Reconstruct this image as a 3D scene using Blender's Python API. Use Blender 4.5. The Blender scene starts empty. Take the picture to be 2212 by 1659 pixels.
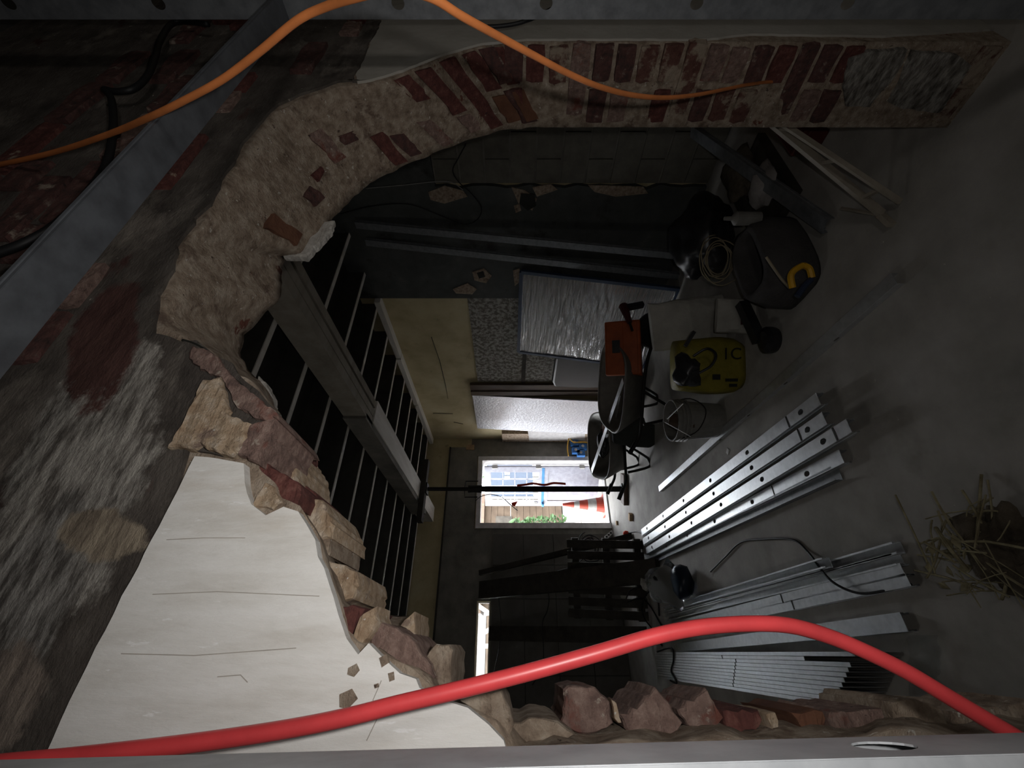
import bpy, bmesh, math, random
from mathutils import Vector, Matrix, noise
from mathutils.geometry import tessellate_polygon
R = random.Random(7)
PI = math.pi
sc = bpy.context.scene
C = bpy.context.collection

# ------------------------------------------------------------------ camera
F_PX = 895.0
YAW = math.atan(581 / F_PX)
SY, CY = math.sin(YAW), math.cos(YAW)
EYE = Vector((0, 0, 1.55))
cam_d = bpy.data.cameras.new('camera')
cam_d.sensor_fit = 'HORIZONTAL'
cam_d.sensor_width = 36.0
cam_d.lens = F_PX / 2212 * 36.0
cam_d.clip_start = 0.02
cam = bpy.data.objects.new('camera', cam_d)
C.objects.link(cam)
# the phone was held on its side: picture right is straight down in the room
xa, ya, za = Vector((0, 0, -1)), Vector((CY, -SY, 0)), Vector((-SY, -CY, 0))
cam.matrix_world = Matrix(((xa.x, ya.x, za.x, EYE.x), (xa.y, ya.y, za.y, EYE.y), (xa.z, ya.z, za.z, EYE.z), (0, 0, 0, 1)))
sc.camera = cam

# ------------------------------------------------------------------ light
w = bpy.data.worlds.new('world')
sc.world = w
w.use_nodes = True
w.node_tree.nodes['Background'].inputs[0].default_value = (0.93, 0.96, 1.0, 1)
w.node_tree.nodes['Background'].inputs[1].default_value = 17.0

def spot(name, loc, target, energy, size, blend, radius, col):
    d = bpy.data.lights.new(name, 'SPOT')
    d.energy = energy; d.spot_size = math.radians(size); d.spot_blend = blend
    d.shadow_soft_size = radius; d.color = col
    o = bpy.data.objects.new(name, d); C.objects.link(o)
    o.location = loc
    o.rotation_euler = (Vector(target) - Vector(loc)).to_track_quat('-Z', 'Y').to_euler()
    return o
# the phone's own lamp, just below the lens
spot('phone_lamp', (0.03, -0.035, 1.475), (0.75, 0.95, 1.62), 11.5, 150, 1.0, 0.012, (1.0, 0.97, 0.94))
# weak fill light added behind the camera, unseen, to lift the brickwork
pl = bpy.data.lights.new('brick_fill', 'POINT'); pl.energy = 7.0; pl.shadow_soft_size = 0.12; pl.color = (1, 0.95, 0.90)
plo = bpy.data.objects.new('brick_fill', pl); C.objects.link(plo); plo.location = (0.45, -1.0, 1.45)
# unseen fill light added at the left to lift the far room's dark walls
bl_d = bpy.data.lights.new('room_fill', 'POINT'); bl_d.energy = 9.0; bl_d.shadow_soft_size = 0.3; bl_d.color = (1, 0.97, 0.92)
blo = bpy.data.objects.new('room_fill', bl_d); C.objects.link(blo); blo.location = (-1.1, 3.2, 2.5)
# sampling aid for the daylight that comes through the open door and the slit window
for nm, lc, sx, sy in (('door_portal', (2.21, 6.86, 1.02), 1.2, 2.1), ('slit_portal', (0.0, 6.86, 1.95), 1.3, 0.2)):
    d = bpy.data.lights.new(nm, 'AREA'); d.shape = 'RECTANGLE'; d.size = sx; d.size_y = sy
    d.cycles.is_portal = True
    o = bpy.data.objects.new(nm, d); C.objects.link(o); o.location = lc
    o.rotation_euler = (-PI / 2, 0, 0)

sc.view_settings.view_transform = 'Standard'
sc.view_settings.look = 'None'
sc.view_settings.gamma = 1.0
sc.view_settings.use_curve_mapping = False
sc.view_settings.exposure = 0.0

# ------------------------------------------------------------------ measuring: sight line of a photo pixel cut with a real plane
def ray(px, py):
    a = (1659 - py - 829.5) / F_PX; b = (px - 1106) / F_PX
    return Vector((SY + CY * a, CY - SY * a, -b))
def on_y(px, py, y): d = ray(px, py); return EYE + d * (y / d.y)
def on_x(px, py, x): d = ray(px, py); return EYE + d * (x / d.x)
def on_z(px, py, z=0.0): d = ray(px, py); return EYE + d * ((z - EYE.z) / d.z)
def at_d(px, py, D): return EYE + ray(px, py) * D

# ------------------------------------------------------------------ materials
MATS = {}
def mat(name, cols, scale=8, rough=0.8, metal=0.0, bump=0.2, bscale=40, detail=6, stretch=(1, 1, 1), spots=None, spec=0.3, rvar=0.0, zones=None):
    """cols: list of (position, rgb) on a noise; spots: (rgb, scale, threshold, width)"""
    if name in MATS: return MATS[name]
    m = bpy.data.materials.new(name); m.use_nodes = True
    nt = m.node_tree; N = nt.nodes; L = nt.links
    bs = N['Principled BSDF']
    bs.inputs['Roughness'].default_value = rough; bs.inputs['Metallic'].default_value = metal
    bs.inputs['Specular IOR Level'].default_value = spec
    tc = N.new('ShaderNodeTexCoord'); mp = N.new('ShaderNodeMapping'); mp.inputs['Scale'].default_value = stretch
    geo = N.new('ShaderNodeNewGeometry')
    L.new(geo.outputs['Position'], mp.inputs['Vector'])
    n = N.new('ShaderNodeTexNoise'); n.inputs['Scale'].default_value = scale; n.inputs['Detail'].default_value = detail
    n.inputs['Roughness'].default_value = 0.62
    L.new(mp.outputs['Vector'], n.inputs['Vector'])
    r = N.new('ShaderNodeValToRGB')
    while len(r.color_ramp.elements) < len(cols): r.color_ramp.elements.new(0.5)
    for e, (p, c) in zip(r.color_ramp.elements, cols): e.position = p; e.color = (*c, 1)
    L.new(n.outputs['Fac'], r.inputs['Fac'])
    out = r.outputs['Color']
    for sp in (spots or []):
        c, s2, th, wd = sp
        n2 = N.new('ShaderNodeTexNoise'); n2.inputs['Scale'].default_value = s2; n2.inputs['Detail'].default_value = 5
        n2.inputs['Roughness'].default_value = 0.65
        L.new(mp.outputs['Vector'], n2.inputs['Vector'])
        mr = N.new('ShaderNodeMapRange'); mr.inputs['From Min'].default_value = th; mr.inputs['From Max'].default_value = th + wd
        L.new(n2.outputs['Fac'], mr.inputs['Value'])
        mx = N.new('ShaderNodeMix'); mx.data_type = 'RGBA'
        L.new(mr.outputs['Result'], mx.inputs['Factor']); L.new(out, mx.inputs[6]); mx.inputs[7].default_value = (*c, 1)
        out = mx.outputs[2]
    for (cx, cz, rx, rz, dark, light, sc_, slope) in (zones or []):
        # a worn patch with a ragged outline, streaked by old brush work
        sp_ = N.new('ShaderNodeSeparateXYZ'); L.new(geo.outputs['Position'], sp_.inputs[0])
        def mth(op, a, b):
            q = N.new('ShaderNodeMath'); q.operation = op
            for k_, v_ in enumerate((a, b)):
                if v_ is None: continue
                if isinstance(v_, (int, float)): q.inputs[k_].default_value = v_
                else: L.new(v_, q.inputs[k_])
            return q.outputs[0]
        dx = mth('DIVIDE', mth('SUBTRACT', sp_.outputs[0], cx), rx)
        dz = mth('DIVIDE', mth('SUBTRACT', mth('SUBTRACT', sp_.outputs[2], cz), mth('MULTIPLY', mth('SUBTRACT', sp_.outputs[0], cx), slope)), rz)
        rr = mth('ADD', mth('MULTIPLY', dx, dx), mth('MULTIPLY', dz, dz))
        n3 = N.new('ShaderNodeTexNoise'); n3.inputs['Scale'].default_value = 13; n3.inputs['Detail'].default_value = 8; n3.inputs['Roughness'].default_value = .7
        L.new(geo.outputs['Position'], n3.inputs['Vector'])
        edge = mth('ADD', rr, mth('MULTIPLY', mth('SUBTRACT', n3.outputs['Fac'], 0.5), 3.0))
        mk = N.new('ShaderNodeMapRange'); mk.inputs['From Min'].default_value = 1.15; mk.inputs['From Max'].default_value = 0.8
        L.new(edge, mk.inputs['Value'])
        m3 = N.new('ShaderNodeMapping'); m3.inputs['Scale'].default_value = (0.5, 1, 2.4); m3.inputs['Rotation'].default_value = (0, 0.5, 0)
        L.new(geo.outputs['Position'], m3.inputs['Vector'])
        n4 = N.new('ShaderNodeTexNoise'); n4.inputs['Scale'].default_value = sc_; n4.inputs['Detail'].default_value = 9; n4.inputs['Roughness'].default_value = .72
        L.new(m3.outputs['Vector'], n4.inputs['Vector'])
        rp = N.new('ShaderNodeValToRGB'); rp.color_ramp.elements[0].position = .40; rp.color_ramp.elements[0].color = (*dark, 1); rp.color_ramp.elements[1].position = .60; rp.color_ramp.elements[1].color = (*light, 1)
        L.new(n4.outputs['Fac'], rp.inputs['Fac'])
        mx = N.new('ShaderNodeMix'); mx.data_type = 'RGBA'
        L.new(mk.outputs['Result'], mx.inputs['Factor']); L.new(out, mx.inputs[6]); L.new(rp.outputs['Color'], mx.inputs[7])
        out = mx.outputs[2]
    L.new(out, bs.inputs['Base Color'])
    if rvar:
        mr = N.new('ShaderNodeMapRange'); mr.inputs['To Min'].default_value = max(0.05, rough - rvar); mr.inputs['To Max'].default_value = rough + rvar
        L.new(n.outputs['Fac'], mr.inputs['Value']); L.new(mr.outputs['Result'], bs.inputs['Roughness'])
    if bump:
        nb = N.new('ShaderNodeTexNoise'); nb.inputs['Scale'].default_value = bscale; nb.inputs['Detail'].default_value = 8
        nb.inputs['Roughness'].default_value = 0.7
        L.new(mp.outputs['Vector'], nb.inputs['Vector'])
        b = N.new('ShaderNodeBump'); b.inputs['Strength'].default_value = bump; b.inputs['Distance'].default_value = 0.02
        L.new(nb.outputs['Fac'], b.inputs['Height']); L.new(b.outputs['Normal'], bs.inputs['Normal'])
    MATS[name] = m
    return m
def plain(name, c, rough=0.7, metal=0.0, bump=0.0, spec=0.3):
    k = tuple(x * 0.8 for x in c); h = tuple(min(1, x * 1.15) for x in c)
    return mat(name, [(0.3, k), (0.7, h)], 14, rough, metal, bump, 60, spec=spec)

M_MORTAR = mat('old_mortar', [(0.34, (0.25, 0.185, 0.135)), (0.5, (0.41, 0.32, 0.24)), (0.66, (0.55, 0.46, 0.365))], 38, 0.95, 0, 0.8, 90, detail=10,
               spots=[((0.20, 0.14, 0.105), 13, 0.58, 0.08), ((0.20, 0.075, 0.05), 8, 0.65, 0.03), ((0.70, 0.65, 0.57), 70, 0.64, 0.04), ((0.13, 0.09, 0.07), 60, 0.66, 0.03)])
M_MORTARL = mat('pale_mortar', [(0.3, (0.40, 0.27, 0.17)), (0.5, (0.60, 0.45, 0.31)), (0.66, (0.74, 0.62, 0.49))], 60, 0.95, 0, 0.8, 110, detail=10,
               spots=[((0.36, 0.26, 0.20), 22, 0.60, 0.06), ((0.8, 0.76, 0.68), 110, 0.66, 0.03), ((0.22, 0.15, 0.11), 90, 0.69, 0.03)])
M_CRACK = plain('grey_crack', (0.40, 0.37, 0.33), 0.9)
M_SOFT = mat('white_lime_mortar', [(0.3, (0.44, 0.41, 0.37)), (0.7, (0.66, 0.63, 0.58))], 50, 0.95, 0, 0.7, 100, detail=10, spots=[((0.34, 0.27, 0.21), 18, 0.62, 0.06)])
M_BRICK = mat('red_brick', [(0.3, (0.075, 0.028, 0.024)), (0.55, (0.14, 0.050, 0.042)), (0.72, (0.22, 0.10, 0.08))], 60, 0.92, 0, 0.6, 110, detail=10,
              spots=[((0.38, 0.29, 0.22), 20, 0.64, 0.05), ((0.06, 0.03, 0.028), 34, 0.64, 0.05)])
M_BRICKS = mat('smeared_brick', [(0.3, (0.09, 0.035, 0.028)), (0.55, (0.15, 0.07, 0.055))], 50, 0.92, 0, 0.6, 110, detail=10, spots=[((0.36, 0.29, 0.22), 12, 0.48, 0.08)])
M_BRICKD = mat('sooty_brick', [(0.3, (0.05, 0.035, 0.032)), (0.55, (0.12, 0.055, 0.048)), (0.75, (0.17, 0.12, 0.10))], 50, 0.92, 0, 0.6, 110, detail=10,
               spots=[((0.32, 0.26, 0.21), 16, 0.60, 0.07)])
M_BRICKG = mat('dusty_brick', [(0.3, (0.17, 0.11, 0.095)), (0.52, (0.31, 0.205, 0.17)), (0.70, (0.46, 0.33, 0.275))], 60, 0.95, 0, 0.8, 110, detail=10,
               spots=[((0.26, 0.10, 0.075), 14, 0.56, 0.09), ((0.56, 0.47, 0.39), 36, 0.63, 0.05), ((0.10, 0.07, 0.06), 50, 0.66, 0.03)])
M_BRICKO = mat('orange_brick', [(0.3, (0.12, 0.05, 0.03)), (0.7, (0.20, 0.095, 0.055))], 20, 0.92, 0, 0.5, 70)
M_WHITE = mat('white_plaster', [(0.3, (0.66, 0.635, 0.59)), (0.5, (0.77, 0.755, 0.72)), (0.7, (0.84, 0.83, 0.805))], 16, 0.85, 0, 0.3, 90, stretch=(2.6, 1, 0.5), detail=10,
              spots=[((0.60, 0.55, 0.48), 5, 0.56, 0.2), ((0.88, 0.875, 0.86), 30, 0.66, 0.03), ((0.50, 0.45, 0.38), 60, 0.74, 0.03)])
M_FRONT = mat('sooty_wall', [(0.3, (0.06, 0.050, 0.043)), (0.5, (0.115, 0.098, 0.084)), (0.68, (0.17, 0.15, 0.13))], 11, 0.95, 0, 0.7, 70, stretch=(1, 1, 1.8), detail=9,
               spots=[((0.30, 0.265, 0.225), 5, 0.56, 0.16), ((0.085, 0.040, 0.034), 4, 0.60, 0.06), ((0.46, 0.42, 0.36), 42, 0.68, 0.03)],
               zones=[(0.21, 2.09, 0.19, 0.085, (0.13, 0.115, 0.10), (0.50, 0.47, 0.42), 38, 0.25), (0.02, 2.06, 0.13, 0.05, (0.10, 0.09, 0.08), (0.40, 0.38, 0.35), 38, 0.1),
                      (0.115, 2.02, 0.03, 0.05, (0.20, 0.16, 0.12), (0.42, 0.35, 0.26), 30, 0.5), (0.40, 2.17, 0.12, 0.05, (0.07, 0.03, 0.026), (0.14, 0.07, 0.058), 14, 0.3),
                      (-0.03, 2.03, 0.04, 0.035, (0.16, 0.13, 0.11), (0.34, 0.28, 0.23), 30, 0.4)])
M_SCRAPE = mat('scraped_whitewash', [(0.34, (0.10, 0.088, 0.075)), (0.5, (0.30, 0.275, 0.24)), (0.62, (0.52, 0.49, 0.44))], 26, 0.95, 0, 0.9, 80, stretch=(0.8, 1, 2.6), detail=9)
M_CONC = mat('floor_concrete', [(0.3, (0.25, 0.24, 0.22)), (0.5, (0.33, 0.315, 0.29)), (0.7, (0.40, 0.385, 0.36))], 3.5, 0.75, 0, 0.15, 45,
             spots=[((0.24, 0.225, 0.20), 2.1, 0.58, 0.15), ((0.56, 0.54, 0.50), 26, 0.7, 0.03)], detail=9)
M_GREYW = mat('dark_grey_paint', [(0.3, (0.055, 0.060, 0.058)), (0.6, (0.085, 0.090, 0.086)), (0.75, (0.12, 0.12, 0.11))], 5, 0.8, 0, 0.25, 25,
              spots=[((0.035, 0.033, 0.03), 2.2, 0.57, 0.1), ((0.22, 0.17, 0.12), 6.5, 0.72, 0.02)])
M_CREAM = mat('cream_paint', [(0.3, (0.40, 0.33, 0.19)), (0.55, (0.54, 0.46, 0.28)), (0.75, (0.60, 0.54, 0.37))], 2.6, 0.75, 0, 0.12, 20,
              spots=[((0.30, 0.25, 0.16), 3.1, 0.64, 0.12)])
M_ADHES = mat('tile_adhesive', [(0.42, (0.15, 0.135, 0.115)), (0.52, (0.30, 0.285, 0.255)), (0.6, (0.42, 0.405, 0.37))], 24, 0.85, 0, 0.5, 24, detail=2)
M_BLOCK = mat('grey_block', [(0.3, (0.12, 0.115, 0.095)), (0.7, (0.19, 0.18, 0.15))], 9, 0.95, 0, 0.5, 120)
M_LINTEL = mat('stained_concrete', [(0.3, (0.12, 0.115, 0.10)), (0.7, (0.24, 0.225, 0.195))], 4, 0.9, 0, 0.3, 40)
M_GARAGE = mat('garage_panel', [(0.3, (0.085, 0.08, 0.07)), (0.7, (0.13, 0.122, 0.108))], 5, 0.85, 0, 0.15, 30)
M_WOODW = mat('pale_timber', [(0.3, (0.54, 0.51, 0.46)), (0.7, (0.72, 0.70, 0.65))], 9, 0.7, 0, 0.15, 30, stretch=(1, 0.15, 1))
M_JOIST = mat('joist_timber', [(0.3, (0.22, 0.195, 0.16)), (0.7, (0.34, 0.31, 0.26))], 9, 0.8, 0, 0.15, 30, stretch=(0.15, 1, 1))
M_DECK = mat('dark_deck', [(0.3, (0.035, 0.034, 0.030)), (0.7, (0.065, 0.062, 0.054))], 5, 0.9, 0, 0.2, 30)
M_WOODB = mat('brown_timber', [(0.3, (0.055, 0.035, 0.024)), (0.7, (0.12, 0.08, 0.055))], 8, 0.6, 0, 0.15, 30, stretch=(1, 1, 0.15))
M_DARKW = mat('dark_timber', [(0.3, (0.030, 0.027, 0.022)), (0.7, (0.065, 0.057, 0.047))], 8, 0.85, 0, 0.2, 30)
M_OAK = mat('raw_timber', [(0.3, (0.34, 0.22, 0.12)), (0.7, (0.52, 0.38, 0.24))], 10, 0.75, 0, 0.15, 40)
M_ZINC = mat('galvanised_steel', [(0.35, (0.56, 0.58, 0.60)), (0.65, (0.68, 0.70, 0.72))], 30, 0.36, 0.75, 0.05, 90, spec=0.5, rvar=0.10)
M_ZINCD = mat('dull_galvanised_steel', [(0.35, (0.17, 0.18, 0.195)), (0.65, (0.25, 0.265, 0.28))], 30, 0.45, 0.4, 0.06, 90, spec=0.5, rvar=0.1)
M_ZINCK = mat('dark_galvanised_steel', [(0.35, (0.085, 0.090, 0.10)), (0.65, (0.13, 0.14, 0.155))], 25, 0.5, 0.3, 0.05, 90, spec=0.5, rvar=0.1)  # darker even tone of the galvanised steel, for the top track
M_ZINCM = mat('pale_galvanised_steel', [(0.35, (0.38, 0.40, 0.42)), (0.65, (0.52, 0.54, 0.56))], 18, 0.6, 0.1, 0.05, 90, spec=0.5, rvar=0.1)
M_ORANGE = plain('orange_sheath', (0.62, 0.20, 0.06), 0.5)
M_RED = plain('red_rubber', (0.62, 0.055, 0.06), 0.38, spec=0.5)
M_BLACK = plain('black_rubber', (0.012, 0.012, 0.013), 0.5)
M_BLKP = plain('black_plastic', (0.018, 0.018, 0.02), 0.35, spec=0.5)
M_STEELB = plain('black_steel', (0.022, 0.020, 0.018), 0.55, 0.3)
M_FRAME = plain('pale_lilac_primer', (0.62, 0.60, 0.60), 0.6)
M_DOORW = plain('white_door_paint', (0.32, 0.32, 0.37), 0.5)
M_TAPE = plain('blue_tape', (0.05, 0.20, 0.42), 0.6)
M_CONE = plain('orange_cone', (0.36, 0.055, 0.035), 0.5)
M_BAND = plain('white_band', (0.34, 0.335, 0.325), 0.5)
M_GRAVEL = mat('pale_gravel', [(0.35, (0.08, 0.072, 0.064)), (0.55, (0.20, 0.185, 0.17)), (0.7, (0.30, 0.285, 0.265))], 30, 0.95, 0, 0.6, 60, spots=[((0.16, 0.24, 0.06), 1.3, 0.62, 0.06)])
M_PATH = plain('pale_paving', (0.12, 0.11, 0.10), 0.9)
M_OUTBR = mat('tan_boards', [(0.3, (0.045, 0.031, 0.021)), (0.7, (0.085, 0.062, 0.043))], 4, 0.9, 0, 0.2, 30)
M_LEAF = plain('leaf_green', (0.025, 0.06, 0.016), 0.7)
M_SIGN = plain('slate_blue', (0.035, 0.045, 0.065), 0.6)
M_YEL = mat('yellow_sack', [(0.3, (0.15, 0.125, 0.012)), (0.7, (0.25, 0.21, 0.025))], 10, 0.55, 0, 0.4, 18)
M_INK = plain('black_ink', (0.015, 0.015, 0.012), 0.7)
M_PAPER = mat('white_paper_sack', [(0.3, (0.30, 0.29, 0.26)), (0.7, (0.44, 0.43, 0.39))], 6, 0.8, 0, 0.5, 14)
M_TARP = plain('black_tarp', (0.040, 0.043, 0.038), 0.75, bump=0.4)
M_ORCASE = plain('orange_plastic', (0.34, 0.075, 0.018), 0.5)
M_TRAY = plain('tray_steel', (0.17, 0.16, 0.14), 0.5, 0.3)
M_BUCKET = plain('grey_plastic', (0.20, 0.195, 0.18), 0.5)
M_BAG = plain('dark_grey_canvas', (0.06, 0.056, 0.055), 0.85, bump=0.5)
M_YELP = plain('yellow_plastic', (0.50, 0.27, 0.01), 0.5)
M_BEIGE = plain('beige_cord', (0.24, 0.20, 0.13), 0.6)
M_RAG = plain('pale_rag', (0.34, 0.32, 0.31), 0.9, bump=0.4)
M_REDD = plain('dark_red_paint', (0.075, 0.012, 0.012), 0.5)
M_ALU = plain('worn_pale_wood', (0.30, 0.265, 0.215), 0.6)
M_BLUEB = plain('blue_box_plastic', (0.03, 0.13, 0.36), 0.5)
M_WIREY = plain('yellow_wire', (0.50, 0.28, 0.04), 0.5)
M_WHITEP = plain('white_plastic', (0.62, 0.62, 0.60), 0.45)
M_TWIG = mat('dry_stalks', [(0.3, (0.16, 0.13, 0.07)), (0.7, (0.42, 0.38, 0.24))], 20, 0.9, 0, 0.3, 40)
M_DIRT = mat('dry_dirt', [(0.3, (0.08, 0.065, 0.048)), (0.7, (0.20, 0.165, 0.12))], 14, 1.0, 0, 0.9, 40)
M_FLAG = plain('orange_red_flag', (0.62, 0.05, 0.02), 0.6)

def glass(name, col, rough, alpha_like=0.0):
    m = bpy.data.materials.new(name); m.use_nodes = True
    b = m.node_tree.nodes['Principled BSDF']
    b.inputs['Base Color'].default_value = (*col, 1); b.inputs['Roughness'].default_value = rough
    b.inputs['Transmission Weight'].default_value = 1.0; b.inputs['IOR'].default_value = 1.08
    return m
M_GLASS = glass('window_glass', (0.92, 0.97, 1.0), 0.0)
M_FILM = glass('clear_plastic', (0.75, 0.78, 0.8), 0.18)

def foil(name, base, rough, stretch, strength):
    m = bpy.data.materials.new(name); m.use_nodes = True
    N = m.node_tree.nodes; L = m.node_tree.links; b = N['Principled BSDF']
    b.inputs['Base Color'].default_value = (*base, 1); b.inputs['Metallic'].default_value = 0.75; b.inputs['Roughness'].default_value = rough
    g = N.new('ShaderNodeNewGeometry'); mp = N.new('ShaderNodeMapping'); mp.inputs['Scale'].default_value = stretch
    L.new(g.outputs['Position'], mp.inputs['Vector'])
    n = N.new('ShaderNodeTexNoise'); n.inputs['Scale'].default_value = 14; n.inputs['Detail'].default_value = 9; n.inputs['Distortion'].default_value = 0.6
    L.new(mp.outputs['Vector'], n.inputs['Vector'])
    bp = N.new('ShaderNodeBump'); bp.inputs['Strength'].default_value = strength; bp.inputs['Distance'].default_value = 0.03
    L.new(n.outputs['Fac'], bp.inputs['Height']); L.new(bp.outputs['Normal'], b.inputs['Normal'])
    return m
M_FOIL = foil('shrink_wrap', (0.70, 0.70, 0.70), 0.16, (1, 0.22, 3.0), 1.0)
M_FOILW = foil('foil_board', (0.72, 0.73, 0.78), 0.42, (1, 2, 2), 0.35)

# ------------------------------------------------------------------ geometry helpers
def world_loc(o):
    v = Vector((0, 0, 0))
    while o: v += o.location; o = o.parent
    return v
class MB:
    def __init__(s): s.v = []; s.f = []; s.M = None
    def P(s, p):
        p = Vector(p)
        s.v.append(s.M @ p if s.M else p); return len(s.v) - 1
    def poly(s, pts): s.f.append([s.P(p) for p in pts])
    def box(s, lo, hi):
        (x0, y0, z0), (x1, y1, z1) = lo, hi
        i = [s.P(p) for p in ((x0,y0,z0),(x1,y0,z0),(x1,y1,z0),(x0,y1,z0),(x0,y0,z1),(x1,y0,z1),(x1,y1,z1),(x0,y1,z1))]
        for a in ((3,2,1,0),(4,5,6,7),(0,1,5,4),(1,2,6,5),(2,3,7,6),(3,0,4,7)): s.f.append([i[k] for k in a])
        return s
    def bar(s, p0, p1, w, h, side=None):
        p0, p1 = Vector(p0), Vector(p1); d = (p1 - p0).normalized()
        a = Vector(side) if side is not None else (Vector((0, 0, 1)) if abs(d.z) < 0.9 else Vector((1, 0, 0)))
        a = (a - d * a.dot(d)).normalized(); b = d.cross(a)
        i = []
        for p in (p0, p1):
            for sa, sb in ((-1,-1),(1,-1),(1,1),(-1,1)): i.append(s.P(p + a * sa * w / 2 + b * sb * h / 2))
        for q in ((3,2,1,0),(4,5,6,7),(0,1,5,4),(1,2,6,5),(2,3,7,6),(3,0,4,7)): s.f.append([i[k] for k in q])
        return s
    def tube(s, pts, r, n=8, caps=True):
        pts = [Vector(p) for p in pts]; rings = []; prev = None
        for k, p in enumerate(pts):
            d = (pts[min(k + 1, len(pts) - 1)] - pts[max(k - 1, 0)]).normalized()
            if prev is None: a = d.orthogonal().normalized()
            else:
                a = prev - d * prev.dot(d)
                a = a.normalized() if a.length > 1e-6 else d.orthogonal().normalized()
            prev = a; b = d.cross(a)
            rr = r[k] if isinstance(r, (list, tuple)) else r
            rings.append([s.P(p + (a * math.cos(t) + b * math.sin(t)) * rr) for t in [2 * PI * j / n for j in range(n)]])
        for q in range(len(rings) - 1):
            for j in range(n): s.f.append([rings[q][j], rings[q][(j+1) % n], rings[q+1][(j+1) % n], rings[q+1][j]])
        if caps: s.f.append(rings[0][::-1]); s.f.append(rings[-1])
        return s
    def lathe(s, prof, n=24, c=(0, 0, 0), cap=True):
        c = Vector(c); rings = []
        for r, z in prof: rings.append([s.P(c + Vector((r * math.cos(2*PI*j/n), r * math.sin(2*PI*j/n), z))) for j in range(n)])
        for q in range(len(rings) - 1):
            for j in range(n): s.f.append([rings[q][j], rings[q][(j+1) % n], rings[q+1][(j+1) % n], rings[q+1][j]])
        if cap: s.f.append(rings[0][::-1]); s.f.append(rings[-1])
        return s
    def prism(s, pts, vec, jag=0.0):
        """closed outline pushed through along vec"""
        pts = [Vector(p) for p in pts]; vec = Vector(vec)
        base = len(s.v)
        a = [s.P(p) for p in pts]; b = [s.P(p + vec) for p in pts]
        for t in tessellate_polygon([pts]): s.f.append([a[k] for k in t]); s.f.append([b[k] for k in t][::-1])
        n = len(pts)
        for j in range(n): s.f.append([a[j], b[j], b[(j+1) % n], a[(j+1) % n]])
        return s
    def build(s, name, m, parent=None, smooth=False, solid=0.0, bevel=0.0, origin=None):
        me = bpy.data.meshes.new(name)
        if parent is not None: off = world_loc(parent)
        elif origin is not None: off = Vector(origin)
        else:
            lo = [min(p[k] for p in s.v) for k in range(3)]; hi = [max(p[k] for p in s.v) for k in range(3)]
            off = Vector(((lo[0]+hi[0])/2, (lo[1]+hi[1])/2, lo[2]))
        me.from_pydata([tuple(p - off) for p in s.v], [], s.f); me.update()
        bm = bmesh.new(); bm.from_mesh(me); bmesh.ops.recalc_face_normals(bm, faces=bm.faces); bm.to_mesh(me); bm.free()
        me.materials.append(m)
        if smooth:
            for p in me.polygons: p.use_smooth = True
        o = bpy.data.objects.new(name, me); C.objects.link(o)
        if parent is not None: o.parent = parent
        else: o.location = off
        if solid:
            md = o.modifiers.new('solid', 'SOLIDIFY'); md.thickness = solid; md.offset = 0
        if bevel:
            md = o.modifiers.new('bevel', 'BEVEL'); md.width = bevel; md.segments = 2; md.limit_method = 'ANGLE'
        return o
def tag(o, label=None, cat=None, group=None, kind=None):
    if label: o['label'] = label
    if cat: o['category'] = cat
    if group: o['group'] = group
    if kind: o['kind'] = kind
    return o
def empty(name, loc, label=None, cat=None, group=None, kind=None):
    o = bpy.data.objects.new(name, None); C.objects.link(o); o.location = loc
    o.empty_display_size = 0.1
    return tag(o, label, cat, group, kind)
def box(lo, hi): return MB().box(lo, hi)
def catmull(pts, sub=5):
    pts = [Vector(p) for p in pts]; out = []
    for i in range(len(pts) - 1):
        p0, p1, p2, p3 = pts[max(i-1, 0)], pts[i], pts[i+1], pts[min(i+2, len(pts)-1)]
        for k in range(sub):
            t = k / sub
            out.append(0.5 * ((2*p1) + (p2-p0)*t + (2*p0-5*p1+4*p2-p3)*t*t + (-p0+3*p1-3*p2+p3)*t**3))
    out.append(pts[-1]); return out
def lump(mb, c, size, seed, rough=0.25, sub=2):
    """irregular closed lump"""
    bm = bmesh.new(); bmesh.ops.create_icosphere(bm, subdivisions=sub, radius=1)
    bm.verts.index_update(); base = {}
    for v in bm.verts:
        n = noise.noise(v.co * 1.4 + Vector((seed * 3.1, seed, 0))) * rough * 2 + noise.noise(v.co * 4 + Vector((seed, 0, 7))) * rough * 0.6
        q = v.co * (1 + n)
        base[v.index] = mb.P(Vector(c) + Vector((q.x * size[0], q.y * size[1], q.z * size[2])))
    for f in bm.faces: mb.f.append([base[v.index] for v in f.verts])
    bm.free(); return mb
def rough_mesh(mb, amp, freq):
    for i, p in enumerate(mb.v):
        mb.v[i] = p + Vector((noise.noise(p * freq), noise.noise(p * freq + Vector((9, 0, 0))), noise.noise(p * freq + Vector((0, 9, 0))))) * amp

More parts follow.
